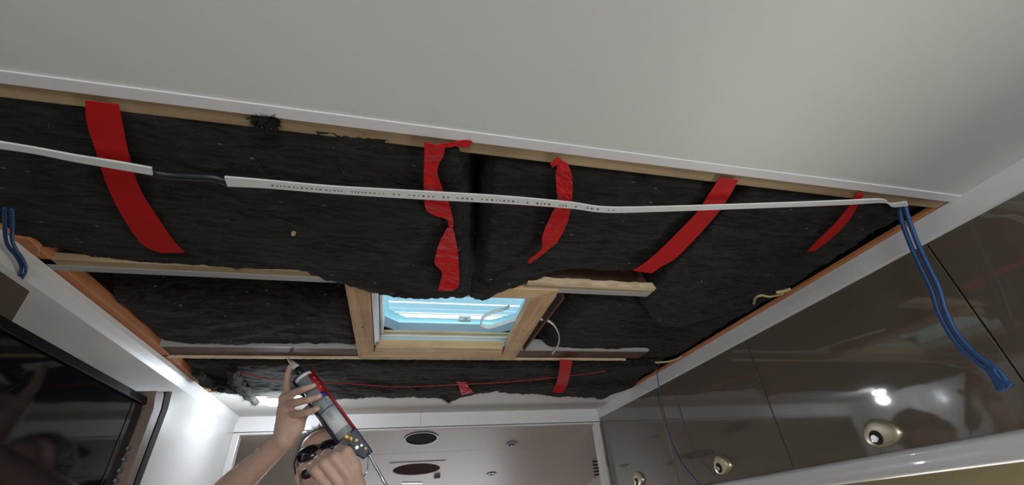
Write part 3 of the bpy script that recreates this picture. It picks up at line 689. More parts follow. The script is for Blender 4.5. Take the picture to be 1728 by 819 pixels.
wire([(20, 352), (21, 380), (20, 402), (26, 420), (38, 438), (44, 456), (34, 474), (14, 487), (-20, 499)], lambda a, b: on_z(a, b, interp([(350, .50), (400, .478), (460, .462), (500, .455)], b)), 0.0028, 'wire_strand', t)
tag(wire([(1106, 606), (1108, 624), (1112, 652), (1119, 690), (1130, 735), (1150, 780), (1178, 815), (1200, 840)], lambda a, b: on_x(a, b, interp([(606, 1.07), (640, 1.075), (830, 1.06)], b)), 0.0022), 'thin single blue wire hanging in front of the far lockers', 'wire')
# white flat cable loop in the skylight
sc = thing('loop_cable', 'white flat cable looped through the side of the skylight frame', 'cable', on_z(850, 540, .51))
def ed(pix, zs, w): 
    out = []
    for i, (a, b) in enumerate(pix):
        p = on_z(a, b, zs[i]); out.append((p, p + Vector((0, 0, w))))
    return out
ribbon('cable_loop', ed([(884, 538), (866, 543), (845, 550), (826, 555), (813, 552), (811, 546), (818, 537), (832, 530), (850, 525), (860, 520)], [.520, .515, .512, .510, .512, .516, .522, .53, .54, .56], 0.012), M['cable'], sc, th=0.0022, cross=2)
ribbon('cable_tail', ed([(912, 541), (924, 543), (935, 551), (942, 563), (944, 575), (940, 588), (932, 599)], [.512, .508, .505, .503, .502, .501, .500], 0.007), M['cable'], sc, th=0.0022, cross=2)

# ================================================================== RIGHT-HAND LOCKERS
LZ0, LZ1 = 0.060, 0.449
ys = [(-0.045, 0.556), (0.556, 1.152), (1.152, 1.742), (1.742, 2.366)]
labels = ['glossy taupe overhead locker nearest the camera, behind the thick blue wires', 'glossy taupe overhead locker with the largest handle, its lamp reflection above it',
          'glossy taupe overhead locker third from the camera with small nickel handle', 'glossy taupe overhead locker farthest from the camera, touching the white post']
def locker(y0, y1, label):
    t = thing('overhead_locker', label, 'locker', W(XR, y0, LZ0), 'overhead lockers on the right wall')
    g = 0.0016
    MB().box(W(XR, y0 + g, LZ0 + 0.002), W(XR + 0.018, y1 - g, LZ1)).build('door', M['taupe'], t, bevel=0.001)
    MB().box(W(XR + 0.019, y0, LZ0 + 0.002), W(XRW, y1, LZ1)).build('carcass', M['dark_post'], t)
    return t
def push_lock(t, yc, zc):
    # shield-shaped escutcheon with round button
    h = thing_child = None
    mb = MB(); rings = []; n = 40; prof = []
    for k in range(n):
        a = 2 * math.pi * k / n; cx = math.cos(a); sy = math.sin(a)
        prof.append((0.043 * cx * (1 - 0.22 * sy), 0.030 * sy * (1 + 0.15 * cx)))
    lev = [(1.0, 0.0), (1.0, 0.004), (0.96, 0.008), (0.88, 0.0105), (0.7, 0.0125), (0.3, 0.0135)]
    vs = []; fs = []
    for s_, d in lev:
        for (a, b) in prof: vs.append(W(XR - d - 0.0005, yc + a * s_, zc + b * s_))
    for l in range(len(lev) - 1):
        for k in range(n): p = l * n + k; q = l * n + (k + 1) % n; fs.append((p, q, q + n, p + n))
    fs.append(tuple(range((len(lev) - 1) * n, len(lev) * n)))
    e = MB().add(vs, fs, True).build('handle', M['chrome'], t)
    b = MB(); b.disc(W(XR - 0.0150, yc + 0.010, zc - 0.009), (-1, 0, 0), 0.0155, 0.003, 28); b.build('button_well', M['dark_post'], e)
    b = MB(); b.disc(W(XR - 0.0205, yc + 0.011, zc - 0.011), (-1, 0, 0), 0.0090, 0.0055, 28); b.build('button', M['steel'], e, bevel=0.0015)
    return e
for (a, b), l in zip(ys, labels):
    t = locker(a, b, l)
    if a > 0: push_lock(t, (a + b) / 2, 0.113 if a < 1.5 else 0.122)
    else: push_lock(t, 0.25, 0.113)
# rail under the lockers and the soffit below it
mb = MB(); A, B = -2.6, YB
def rail(y): return 0.085 - 0.02 * (y / 1.3) if y > 0 else 0.085
prof = [(0, 0), (-0.010, -0.004), (-0.014, -0.014), (-0.010, -0.022), (-0.013, -0.030), (-0.012, -0.044), (-0.004, -0.050), (0.02, -0.050), (0.02, 0)]
vs = []; Y = [-2.6, 0, 0.6, 1.2, 1.8, YB]
for y in Y: vs += [W(XR + a - 0.001, y, rail(y) + b) for a, b in prof]
n = len(prof); fs = [tuple(range(n)), tuple(reversed(range(len(vs) - n, len(vs))))]
for i in range(len(Y) - 1):
    for k in range(n): p = i * n + k; q = i * n + (k + 1) % n; fs.append((p, q, q + n, p + n))
struct(MB().add(vs, fs, True).build('trim_7', M['white_gloss']), 'rounded white rail under the right lockers')
struct(MB().box(W(XR + 0.02, -2.6, 0.035), W(XRW, YB, 0.058)).build('locker_underside', M['beige']))
struct(MB().box(W(XR + 0.021, YB - 0.002, -1.45), W(XRW, YB + 0.016, CZ)).build('wall_partition', M['white_gloss']))

# ================================================================== LEFT: TV, post, locker corner
TX = -0.622
tv = thing('television', 'black flat television on the left wall, mirror-glossy, seen from below', 'television', W(TX, 0.9, -0.05))
tt = [on_x(15, 533, TX), on_x(256, 686, TX), on_x(206, 826, TX), on_x(226, 676, TX), on_x(179, 815, TX)]
y_r = on_x(259, 690, -0.60).y - 0.006; ztv = 0.332; zb = -0.20; y_l = 0.60; yd = tt[3].y
mb = MB(); mb.box(W(TX - 0.045, y_l, zb), W(TX - 0.004, y_r, ztv)); mb.build('cabinet', M['tv_black'], tv, bevel=0.006)
MB().box(W(TX - 0.004, y_l + 0.018, zb + 0.02), W(TX, yd - 0.004, ztv - 0.020)).build('screen', M['screen'], tv, bevel=0.0008)
mb = MB(); mb.box(W(TX - 0.004, yd, zb + 0.02), W(TX + 0.001, y_r - 0.006, ztv - 0.020)); sp = mb.build('side_panel', M['screen'], tv, bevel=0.001)
mb = MB(); mb.box(W(TX - 0.004, y_l, ztv - 0.018), W(TX + 0.006, y_r, ztv)); mb.box(W(TX - 0.004, y_l, zb), W(TX + 0.006, y_l + 0.016, ztv - 0.018)); mb.build('bezel', M['tv_black'], tv, bevel=0.002)
for py in (758, 776, 795, 812):
    c = on_x(interp([(758, 218), (812, 197)], py), py, TX + 0.004)
    MB().box((TX + 0.001, c.y - 0.012, c.z - 0.004), (TX + 0.007, c.y + 0.012, c.z + 0.004)).build('button', M['silver'], tv, bevel=0.0015)
# upright channel between the television and the white wall
PX = -0.66
pt = on_x(278, 662, -0.655)
post = thing('channel_post', 'brown upright channel post with notched top beside the television', 'post', W(-0.66, pt.y, -1.45))
def pq(l, x): return [on_x(a, b, x) for a, b in l]
QX = -0.60
p1 = pq([(261, 672), (265, 661), (277, 663), (277, 668)], QX); pb_ = [Vector((QX, on_x(212, 819, QX).y, 0.9)), Vector((QX, on_x(224, 819, QX).y, 0.9))]
def ext(a, b, z):      # carry an edge a->b on down to height z
    t = (z - a.z) / (b.z - a.z); return a.lerp(b, t)
e0 = ext(on_x(259, 690, QX), on_x(212, 819, QX), 0.9); e1 = ext(on_x(272, 690, QX), on_x(224, 819, QX), 0.9); e2 = ext(on_x(282, 690, QX), on_x(236, 819, QX), 0.9)
MB().prism([e0, e1] + pq([(272, 690), (277, 666), (276, 662), (264, 660), (261, 673), (259, 690)], QX), (-0.10, 0, 0)).build('front_flange', M['brown_post'], post, bevel=0.001)
q2 = QX - 0.012
f1, f2 = ext(on_x(274, 690, q2), on_x(226, 819, q2), 0.9), ext(on_x(284, 690, q2), on_x(236, 819, q2), 0.9)
MB().prism([f1, f2] + pq([(284, 690), (291, 661), (281, 662), (278, 668), (274, 690)], q2), (-0.088, 0, 0)).build('rear_flange', M['dark_post'], post, bevel=0.001)
# corner of the locker above the television, nearest the camera
lc = thing('overhead_locker', 'corner of a taupe locker at the far left edge, above the television', 'locker', W(-0.70, 0.3, 0.42))
pc = on_x(34, 491, -0.655)
MB().box(W(XL + 0.002, -0.6, 0.31), W(-0.655, pc.y, pc.z - ZC)).build('carcass', M['taupe'], lc, bevel=0.002)
MB().box(W(-0.6545, -0.6, 0.31), W(-0.640, pc.y, pc.z - ZC)).build('door', M['taupe'], lc, bevel=0.002)

# ================================================================== ALCOVE FITTINGS
def soff(px, py): return on_pl(px, py, SP0, SN)
DN = Vector((0, -0.2, -1)).normalized()
sp = thing('ceiling_speaker', 'round black speaker grille in the taupe soffit', 'speaker', soff(711, 740))
c = soff(711, 740); MB().ring(c + DN * 0.004, DN, 0.080, 0.088, 0.004, 48).build('rim', M['black_plastic'], sp)
MB().disc(c + DN * 0.0015, DN, 0.080, 0.0012, 48).build('grille', mat('perforated_black_grille', (0.006, 0.006, 0.006), 0.8, spec=0.05, bump=1.0, bscale=400), sp)
pl = thing('open_fixture', 'square plate around a big open round hole in the soffit', 'fixture plate', soff(703, 791))
q = [soff(656, 781), soff(750, 776.5), soff(742, 799), soff(656, 804)]
cc = soff(703, 791.5)
mb = MB(); seg = 48; u = Vector((1, 0, 0)); w = DN.cross(u).normalized(); vs = []; 
def sq(a, hx, hy):
    ca, sa = math.cos(a), math.sin(a); k = min(hx / max(abs(ca), 1e-6), hy / max(abs(sa), 1e-6)); return ca * k, sa * k
for z in (0.0005, 0.004):
    for k in range(seg):
        a = 2 * math.pi * k / seg; vs.append(cc + DN * z + u * (0.138 * math.cos(a)) + w * (0.105 * math.sin(a)))
    for k in range(seg):
        a = 2 * math.pi * k / seg; x, y = sq(a, 0.158, 0.125); vs.append(cc + DN * z + u * x + w * y)
fs = []
for k in range(seg):
    j = (k + 1) % seg; fs += [(k, j, j + seg, k + seg), (k + 2 * seg, k + 3 * seg, j + 3 * seg, j + 2 * seg), (k, k + 2 * seg, j + 2 * seg, j), (k + seg, j + seg, j + 3 * seg, k + 3 * seg)]
mb.add(vs, fs).build('plate', mat('pale_taupe_plate', (0.46, 0.40, 0.37), 0.5, spec=0.2), pl)
MB().disc(cc + DN * 0.0008, DN, 0.1375, 0.0006, 48, 0.1045, u).build('hole', mat('hole_shade_brown', (0.05, 0.022, 0.016), 0.9, spec=0.02), pl)  # flat disc, the hole's inner shade put into its colour
for a, b in ((656, 781), (656, 804), (746, 788)):
    pass
tag(MB().box(soff(732, 806) + Vector((0, 0, -0.012)), soff(743, 800) + Vector((0, 0, 0.0))).build('black_clip', M['black_plastic'], bevel=0.002), 'small black clip beside the open fixture plate', 'clip')
for (a, b), lab in (((863, 749), 'small nickel downlight in the soffit, nearer one'), ((829, 800), 'small nickel downlight in the soffit, farther one')):
    c = soff(a, b); t = thing('downlight', lab, 'downlight', c, 'unlit downlights in the soffit')
    MB().ring(c + DN * 0.006, DN, 0.020, 0.032, 0.006, 36).build('rim', mat('grey_downlight_rim', (0.22, 0.23, 0.27), 0.5, metal=0.3), t, bevel=0.001)
    MB().disc(c + DN * 0.002, DN, 0.020, 0.0015, 30).build('lens', mat('downlight_lens', (0.15, 0.15, 0.17), 0.15), t)
    MB().capsule(c + DN * 0.004, c + DN * 0.014, 0.006, 0.005).build('lamp_pin', M['steel'], t)
vt = thing('louvre_vent', 'small dark louvre vent beside the right white post', 'vent', soff(1008, 790))
mb = MB(); pv = [soff(1000, 774), soff(1022, 774), soff(1026, 812), soff(1004, 812)]
MB().slab([p + DN * 0.001 for p in pv], DN * 0.002).build('vent_frame', M['taupe_soffit'], vt)
for k in range(6):
    y = 777.5 + k * 5.6; x0 = 999 + k * 0.8
    MB().slab([p + DN * 0.0035 for p in (soff(x0, y), soff(x0 + 14, y - 1.5), soff(x0 + 15, y + 1.0), soff(x0 + 1, y + 2.5))], DN * 0.002).build('slot', M['dark_post'], vt)
tag(MB().slab([p + DN * 0.001 for p in (soff(678, 814), soff(713, 814), soff(713, 816.5), soff(678, 816.5))], DN * 0.003).build('slot_cover', M['white_trim']), 'thin white slot cover below the open fixture', 'cover')

# ------------------------------------------------------------------ lit ceiling lamp by the hand
lp = on_z(462, 677, 0.478)
lamp = thing('ceiling_lamp', 'small lit white lamp on the rear ceiling beside the raised hand', 'lamp', lp)
MB().ring(lp + Vector((0, 0, 0.002)), (0, 0, -1), 0.026, 0.033, 0.009, 36).build('rim', M['white'], lamp)
MB().ellipsoid(lp + Vector((0, 0, -0.004)), (0.029, 0.029, 0.016)).build('diffuser', M['led'], lamp)
l = bpy.data.lights.new('lamp_light', 'POINT'); l.energy = 2.4; l.shadow_soft_size = 0.02; l.color = (0.82, 0.92, 1.0)
lo = bpy.data.objects.new('lamp_light', l); col.objects.link(lo); lo.location = lp + Vector((0, 0, -0.045))

# ================================================================== THE MAN WITH THE SEALANT GUN
def voxel(mb, name, m, parent, size, smooth=2, dec=None):
    me = mb.mesh('tmp'); bm = bmesh.new(); bm.from_mesh(me); bmesh.ops.recalc_face_normals(bm, faces=bm.faces); bm.to_mesh(me); bm.free()
    o = bpy.data.objects.new('tmp', me); col.objects.link(o)
    r = o.modifiers.new('r', 'REMESH'); r.mode = 'VOXEL'; r.voxel_size = size; r.use_smooth_shade = True
    s = o.modifiers.new('s', 'SMOOTH'); s.factor = 0.6; s.iterations = smooth
    bpy.context.view_layer.update()
    ev = o.evaluated_get(bpy.context.evaluated_depsgraph_get()); me2 = bpy.data.meshes.new_from_object(ev)
    bpy.data.objects.remove(o); bpy.data.meshes.remove(me)
    me2.name = name; me2.materials.clear(); me2.materials.append(m); me2.polygons.foreach_set('use_smooth', [True] * len(me2.polygons))
    ob = bpy.data.objects.new(name, me2); col.objects.link(ob)
    if parent is not None:
        ob.parent = parent; ob.matrix_parent_inverse = Matrix.Translation(-Vector(parent.location)) if parent.type == 'EMPTY' else Matrix.Identity(4)
    return ob

HC = W(-0.212, 1.665, 0.197)                       # head centre
Fv = Vector((-0.10, -0.93, 0.34)).normalized()    # where the face points
R0 = Vector((0.94, -0.12, 0.31)); Rv = (R0 - Fv * R0.dot(Fv)).normalized(); Uv = Fv.cross(Rv).normalized()
def H(x, y, z): return HC + Rv * x + Uv * y + Fv * z
AX = (Rv, Uv, Fv)
b = MB()
b.ellipsoid(H(0, .038, -.015), (.076, .084, .096), AX, 28, 18)
b.ellipsoid(H(0, -.025, .028), (.062, .080, .060), AX, 28, 18)
b.ellipsoid(H(0, .050, .030), (.064, .048, .056), AX, 24, 14)
b.ellipsoid(H(0, -.092, .046), (.040, .026, .036), AX, 20, 12)
b.chain([H(-.055, -.060, .0), H(-.035, -.098, .042)], [.018, .014]); b.chain([H(.055, -.060, .0), H(.035, -.098, .042)], [.018, .014])
for s in (-1, 1):
    b.ellipsoid(H(.040 * s, -.022, .060), (.022, .018, .020), AX)
    b.ellipsoid(H(.077 * s, -.008, -.008), (.007, .031, .019), AX); b.ellipsoid(H(.084 * s, -.002, -.014), (.005, .024, .013), AX)
    b.capsule(H(.012 * s, .020, .082), H(.042 * s, .022, .070), .010, .009)
    b.ellipsoid(H(.031 * s, .000, .070), (.013, .012, .012), AX)
    b.ellipsoid(H(.012 * s, -.040, .098), (.0085, .008, .011), AX)
b.chain([H(0, .010, .086), H(0, -.016, .099), H(0, -.036, .112)], [.009, .010, .0125])
b.chain([H(-.022, -.066, .080), H(-.008, -.062, .090), H(.008, -.062, .090), H(.022, -.066, .080)], [.004, .006, .006, .004])
b.chain([H(-.020, -.071, .079), H(0, -.073, .089), H(.020, -.071, .079)], [.004, .0075, .004])
NB = W(-0.21, 1.755, -0.02)
b.chain([H(0, -.05, -.03), NB.lerp(H(0, -.05, -.03), .5), NB], [.055, .056, .062])
# shoulders, torso, legs (standing)
SR, SL = W(-0.40, 1.73, -0.105), W(-0.02, 1.70, -0.115)
b.chain([NB, SR], [.055, .052]); b.chain([NB, SL], [.055, .052])
CH = W(-0.20, 1.775, -0.20)
b.ellipsoid(CH, (.175, .115, .19)); b.ellipsoid(W(-0.20, 1.79, -0.42), (.155, .115, .20)); b.ellipsoid(W(-0.20, 1.81, -0.58), (.165, .12, .13))
for s in (-1, 1):
    hx = -0.20 + .09 * s
    b.chain([W(hx, 1.81, -0.60), W(hx + .02 * s, 1.79, -1.0), W(hx + .03 * s, 1.82, -1.37)], [.085, .058, .040])
    b.chain([W(hx + .03 * s, 1.81, -1.385), W(hx + .045 * s, 1.63, -1.42)], [.038, .026])
# right arm (left in the picture)
WR = at(480, 742, 1.19); ER = at(345, 868, 1.19)
b.chain([SR, SR.lerp(ER, .5), ER], [.050, .044, .040])
b.chain([ER, ER.lerp(WR, .35), ER.lerp(WR, .75), WR], [.040, .043, .033, .0285])
K = {'i': (484, 664, 1.262), 'm': (479, 673, 1.255), 'r': (478, 686, 1.245), 'p': (484, 699, 1.232)}
for k, r in (('i', .0145), ('m', .0150), ('r', .0150), ('p', .0145)):
    b.chain([at(480, 730, 1.20), at(*K[k])], [.027, r])
b.chain([WR, at(485, 718, 1.215), at(482, 692, 1.235)], [.031, .033, .022])
b.chain([at(486, 738, 1.195), at(499, 720, 1.215), at(507, 706, 1.240)], [.024, .025, .018])       # thumb mound
b.chain([at(507, 706, 1.240), at(522, 690, 1.285), at(534, 676, 1.310)], [.0155, .0125, .0105])       # thumb, behind the tube
b.chain([at(*K['i']), at(484, 646, 1.28), at(486, 632, 1.29), at(489, 620, 1.30)], [.0125, .0105, .0094, .0082])
b.chain([at(*K['m']), at(497, 663, 1.230), at(513, 657, 1.218), at(529, 651, 1.228)], [.0132, .0112, .0102, .0088])
b.chain([at(*K['r']), at(502, 679, 1.205), at(521, 675, 1.192), at(539, 669, 1.200)], [.0132, .0112, .0102, .0088])
b.chain([at(*K['p']), at(505, 699, 1.190), at(520, 696, 1.178), at(535, 690, 1.180)], [.0128, .0108, .0098, .0084])
# left arm and fist round the trigger grip
WL = at(604, 885, 1.04); EL = W(0.11, 1.42, -0.14)
b.chain([SL, SL.lerp(EL, .5), EL], [.050, .044, .040]); b.chain([EL, EL.lerp(WL, .3), EL.lerp(WL, .8), WL], [.040, .041, .031, .028])
MC = {'i': (598, 785, 1.000), 'm': (588, 801, 0.987), 'r': (573, 813, 0.983), 'p': (556, 822, 0.990)}
PP = {'i': (586, 763, 1.010), 'm': (565, 772, 0.993), 'r': (548, 782, 0.989), 'p': (533, 794, 0.993)}
DP = {'i': (572, 758, 1.050), 'm': (552, 766, 1.033), 'r': (536, 777, 1.027), 'p': (524, 789, 1.025)}
TP = {'i': (570, 772, 1.065), 'm': (556, 782, 1.055), 'r': (543, 792, 1.050), 'p': (532, 803, 1.045)}
for k, r in (('i', .0130), ('m', .0131), ('r', .0127), ('p', .0118)):
    b.chain([at(*MC[k]), at(*PP[k]), at(*DP[k]), at(*TP[k])], [r * 1.06, r, r * .9, r * .8])
    b.chain([WL, at(*MC[k])], [.026, r * 1.12])
b.chain([at(598, 815, 1.015), at(600, 850, 1.025)], [.024, .026])
b.chain([at(606, 825, 1.040), at(600, 795, 1.070), at(590, 778, 1.085), at(575, 772, 1.090)], [.018, .014, .012, .010])   # thumb beyond the grip
man = tag(voxel(b, 'person', M['skin'], None, 0.0034, 2), 'person in sunglasses looking up, both arms raised, pressing a sealant gun to the roof frame', 'person')
for (px, py, d), (qx, qy, e) in (((529, 651, 1.228), (513, 657, 1.218)), ((539, 669, 1.200), (521, 675, 1.192)), ((535, 690, 1.180), (520, 696, 1.178))):
    tp, bs = at(px, py, d), at(qx, qy, e); ax = (tp - bs).normalized(); vw = (tp - W(0, 0, 0)).normalized(); sd = ax.cross(vw).normalized(); up = sd.cross(ax).normalized()
    if up.dot(vw) > 0: up = -up
    MB().ellipsoid(tp - ax * .001 + up * .0075, (.0060, .0048, .0016), (ax, sd, up), 14, 8).build('fingernail', mat('fingernail', (0.72, 0.50, 0.42), 0.3), man)
# hair: short grey, with strands
hb = MB(); hb.ellipsoid(H(0, .047, -.026), (.081, .086, .097), AX, 30, 20)
hc = hb.mesh('h'); bm = bmesh.new(); bm.from_mesh(hc)
def keep(v):
    d = v - HC; x, y, z = d.dot(Rv), d.dot(Uv), d.dot(Fv)
    return z < 0.040 + 0.0 * y and (y > 0.030 + 1.1 * z if z > -0.03 else y > -0.060)
bmesh.ops.delete(bm, geom=[v for v in bm.verts if not keep(v.co)], context='VERTS')
surf = [(v.co.copy(), v.normal.copy()) for v in bm.verts]
tri = bmesh.ops.triangulate(bm, faces=bm.faces)['faces']
samples = []; rnd = random.Random(3)
for f in list(bm.faces):
    for _ in range(7):
        a_, b_ = rnd.random(), rnd.random()
        if a_ + b_ > 1: a_, b_ = 1 - a_, 1 - b_
        p = f.verts[0].co * (1 - a_ - b_) + f.verts[1].co * a_ + f.verts[2].co * b_; samples.append((p, (p - H(0, .047, -.026)).normalized()))
for v in bm.verts: v.co += (v.co - HC).normalized() * 0.003 * noise.noise(v.co * 120)
bm.to_mesh(hc); bm.free()
hm = MB(); hm.add([v.co for v in hc.vertices], [tuple(p.vertices) for p in hc.polygons], True)
for p, n_ in samples:
    d = (n_ * 0.8 + Uv * 0.25 - Fv * 0.5 + Vector((rnd.gauss(0, .3), rnd.gauss(0, .3), rnd.gauss(0, .3)))).normalized(); L = rnd.uniform(.008, .018)
    hm.tube([p - n_ * .001, p + n_ * L * .45 + d * L * .2, p + n_ * L * .4 + d * L * .8], [.0007, .0006, .0002], 3)
hair = hm.build('hair', M['hair'], man); hair['label'] = 'short tousled grey hair'
# forearm hair all round, thickened to catch a bright rim
hm = MB(); A1, B1 = ER, WR; ax = (B1 - A1).normalized()
for k in range(420):
    t = rnd.uniform(.1, .98); r = interp([(0, .040), (.35, .043), (.75, .033), (1, .0285)], t); th = rnd.uniform(0, 2 * math.pi)
    u = ax.orthogonal().normalized(); w = ax.cross(u); n_ = u * math.cos(th) + w * math.sin(th); p = A1.lerp(B1, t) + n_ * (r - .0012)
    d = (n_ + ax * .8 + Vector((rnd.gauss(0, .25), rnd.gauss(0, .25), rnd.gauss(0, .25)))).normalized(); L = rnd.uniform(.006, .013)
    hm.tube([p, p + d * L * .6, p + d * L + ax * .002], [.00028, .00022, .0001], 3)
ah = hm.build('arm_hair', M['hair'], man); ah['kind'] = 'stuff'
# eyebrows hidden by the glasses frame; sunglasses
gl = thing_g = MB()
lens_o = None
fr = MB()
def lens_pts(s, off=0.0, sc=1.0):
    pts = []
    for k in range(24):
        a = 2 * math.pi * k / 24; c_, s_ = math.cos(a), math.sin(a)
        x = .033 + .030 * sc * math.copysign(abs(c_) ** .75, c_); y = .000 + .021 * sc * math.copysign(abs(s_) ** .75, s_) + (.003 * (c_))
        z = .100 - .9 * (x * x) * 5.0 + off
        pts.append(H(s * x, y, z))
    return pts
frame = None
fm = MB()
for s in (-1, 1):
    ring = lens_pts(s, .001, 1.04); fm.tube(ring + [ring[0], ring[1]], .0022, 8, cap=False)
    fm.tube([H(s * .066, .008, .084), H(s * .080, .008, .050), H(s * .085, .004, .0), H(s * .086, -.010, -.018)], [.003, .0026, .0024, .002], 8)
fm.tube([H(-.008, .008, .101), H(0, .012, .104), H(.008, .008, .101)], .0025, 8)
gf = fm.build('sunglasses', M['black_plastic'], man); gf['label'] = 'black wraparound sunglasses'
for s in (-1, 1):
    lm = MB(); ring = lens_pts(s); c_ = sum(ring, Vector()) / len(ring) + Fv * .003
    lm.add(ring + [c_], [(i, (i + 1) % 24, 24) for i in range(24)], True); lo_ = lm.build('lens', M['glass'], gf)
    so = lo_.modifiers.new('t', 'SOLIDIFY'); so.thickness = .0015
# clothes
c = MB()
c.chain([NB + Vector((0, .01, -.045)), SR.lerp(NB, .1)], [.066, .062]); c.chain([NB + Vector((0, .01, -.045)), SL.lerp(NB, .1)], [.066, .062])
c.chain([SR, SR.lerp(ER, .62)], [.062, .056]); c.chain([SL, SL.lerp(EL, .62)], [.062, .056])
c.ellipsoid(CH, (.190, .130, .20)); c.ellipsoid(W(-0.20, 1.79, -0.42), (.172, .132, .21)); c.ellipsoid(W(-0.20, 1.81, -0.56), (.182, .136, .12))
voxel(c, 'tee_shirt', M['shirt'], man, 0.008, 3)
c = MB(); c.ellipsoid(W(-0.20, 1.81, -0.66), (.180, .134, .11))
for s in (-1, 1):
    hx = -0.20 + .09 * s; c.chain([W(hx, 1.81, -0.66), W(hx + .02 * s, 1.79, -1.0), W(hx + .03 * s, 1.82, -1.34)], [.098, .072, .062])
voxel(c, 'trousers', M['trousers'], man, 0.010, 3)
for s in (-1, 1):
    hx = -0.20 + .09 * s; c = MB(); c.chain([W(hx + .03 * s, 1.83, -1.40), W(hx + .04 * s, 1.71, -1.405), W(hx + .048 * s, 1.61, -1.412)], [.050, .044, .037]); voxel(c, 'shoe', M['shoe'], man, 0.006, 2)

# ------------------------------------------------------------------ sealant gun
GA = at(512, 637, 1.275); GB = at(586, 738, 1.225); ga = (GB - GA).normalized(); GL = (GB - GA).length
view = (GA.lerp(GB, .5) - Vector((0, 0, ZC))).normalized()
gr = ga.cross(view).normalized()          # across the tube, in the picture
gn = gr.cross(ga).normalized()
if gn.dot(view) > 0: gn = -gn             # towards the camera
if gr.dot(Vector(CAMR[0].tolist())) < 0: gr = -gr
gun = thing('sealant_gun', 'dark blue sealant gun with a grey cartridge held up to the roof truss', 'sealant gun', GA)
def G(s_, x=0, n=0): return GA + ga * s_ + gr * x + gn * n
TR = .0235
cart = MB().tube([G(.004), G(.215)], TR, 40).build('cartridge', M['sleeve'], gun)
MB().tube([G(-.004), G(.006)], [TR + .0012] * 2, 40).build('end_cap', M['white'], cart)
nz_ = MB(); tip = on_z(487, 607, .497)
nb = G(-.034); nz_.tube([nb, nb.lerp(tip, .5), tip], [.0105, .0080, .0040], 20); no = nz_.build('nozzle', M['lab_white'], cart)
MB().tube([G(-.004), G(-.020), G(-.034)], [.012, .0115, .0115], 20).build('thread_neck', M['black_plastic'], cart)
def patch(name, s0, s1, a0, a1, m, r=TR + .0007, par=cart):
    """label wrapped on the tube between angles a0..a1 (0 faces the camera, positive to the right)"""
    vs = []; n = 14
    for i in range(2):
        for k in range(n + 1):
            a = math.radians(a0 + (a1 - a0) * k / n); vs.append(G((s0, s1)[i], r * math.sin(a), r * math.cos(a)))
    o = MB().add(vs, [(k, k + 1, k + n + 2, k + n + 1) for k in range(n)], True).build(name, m, par)
    q = o.modifiers.new('t', 'SOLIDIFY'); q.thickness = .0004; return o
patch('red_band', .008, .072, 28, 130, M['lab_red']); patch('blue_band', .072, .090, 28, 130, M['lab_blue'])
wl = patch('white_label', .128, .195, -56, 60, M['lab_white'], TR + .0012)
patch('dark_line', .122, .1245, -62, 52, M['ink'], TR + .0013)
rnd = random.Random(12)
for k, (a, L) in enumerate(((-16, .030), (-9, .024), (-2, .034), (5, .018))):   # lines of small print
    s = .130
    while s < .130 + L:
        w = rnd.uniform(.0015, .0035); patch('print_line', s, s + w, a, a + 2.2, M['ink'], TR + .0018, wl); s += w + .0010
for s0, a in ((.020, 60), (.036, 66), (.052, 60)): patch('print_mark', s0, s0 + .008, a, a + 10, M['lab_white'], TR + .0012)
for s0 in (.093, .103): patch('print_mark', s0, s0 + .005, 40, 66, M['lab_white'], TR + .0012)
# cradle: half-pipe behind the cartridge, two side edges, front ring
vs = []; n = 24; r0, r1 = TR + .0016, TR + .0050
for s_ in (-.002, .222):
    for r in (r0, r1):
        for k in range(n + 1):
            a = math.radians(92 + 176 * k / n); vs.append(G(s_, r * math.sin(a), r * math.cos(a)))
m_ = n + 1; fs = []
for k in range(n):
    fs += [(k, k + 1, k + 1 + 2 * m_, k + 2 * m_), (k + m_, k + m_ + 2 * m_, k + 1 + 3 * m_, k + 1 + m_), (k, k + m_, k + m_ + 1, k + 1), (k + 2 * m_, k + 1 + 2 * m_, k + 1 + 3 * m_, k + 3 * m_)]
fs += [(0, 2 * m_, 3 * m_, m_), (n, n + m_, n + 3 * m_, n + 2 * m_)]
MB().add(vs, fs, False).build('cradle', M['gun'], gun)
for x in (-1, 1): MB().tube([G(-.004, x * (TR + .0042), .003), G(.224, x * (TR + .0042), .003)], .0040, 12).build('cradle_edge', M['gun'] if x < 0 else M['gun_red'], gun)
mb = MB(); seg = 32; vs = []
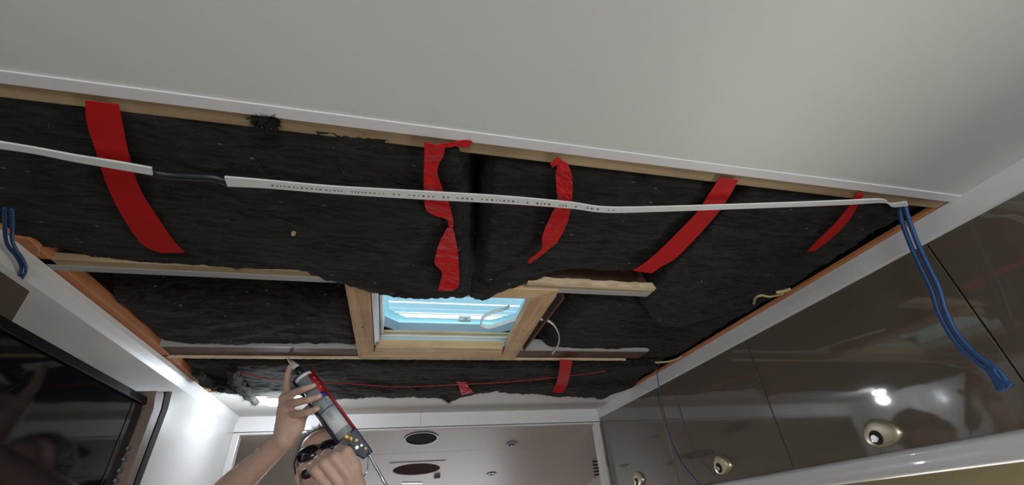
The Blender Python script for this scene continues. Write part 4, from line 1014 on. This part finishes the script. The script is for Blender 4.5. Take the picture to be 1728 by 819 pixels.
MB().ring(G(-.006), ga * -1, .013, TR + .0070, .004, 32).build('front_ring', M['gun'], gun)
# rear housing tapering to the rod guide
MB().tube([G(.200, 0, .004), G(.222), G(.238)], [TR - .004, TR - .006, TR - .008], 24).build('plunger_plate', M['brass'], gun)
def blk(s0, s1, x0, x1, n0, n1, x2=None, x3=None):
    x2 = x0 if x2 is None else x2; x3 = x1 if x3 is None else x3
    return MB().hexa([G(s0, x0, n0), G(s0, x1, n0), G(s0, x1, n1), G(s0, x0, n1), G(s1, x2, n0), G(s1, x3, n0), G(s1, x3, n1), G(s1, x2, n1)])
blk(.216, .300, -TR - .006, TR + .008, -.010, .014, .000, TR + .006).build('housing', M['gun'], gun, bevel=.003)
for s_, x, m2, r in ((.232, .004, M['brass'], .006), (.246, .014, M['brass'], .005), (.262, .004, M['steel'], .0055), (.266, .016, M['steel'], .004), (.280, .020, M['brass'], .004)):
    MB().disc(G(s_, x, .0155), gn, r, .003, 18).build('rivet', m2, gun, bevel=.0008)
for k in range(14):
    s_, x = rnd.uniform(.228, .262), rnd.uniform(.0, .020); MB().ellipsoid(G(s_, x, .0142), (.0022, .0016, .0008), (ga, gr, gn), 8, 6).build('sealant_splash', M['brass'], gun)
rod0 = G(.296, .018, 0)
rend = at(664, 842, 1.17)
MB().tube([G(.16, 0, 0), rod0, rod0.lerp(rend, .5), rend], .0040, 16).build('plunger_rod', M['steel'], gun)
MB().tube([rend + Vector((0, 0, 0.0)), rend + ga * .02 + gr * -.006, rend + ga * .022 - gr * .03], .0040, 12).build('rod_hook', M['steel'], gun)
MB().tube([G(.290, .022, .016), at(620, 795, 1.16), at(609, 812, 1.15)], .0016, 8).build('release_lever', M['steel'], gun)
g0, g1 = at(594, 758, 1.075), at(519, 799, 1.035)
MB().tube([g0, g0.lerp(g1, .5), g1], [.013, .0125, .012], 20).build('grip', M['black_plastic'], gun)
MB().capsule(g1, at(517, 800, 1.035), .0125, .0125).build('grip_end', M['black_plastic'], gun)
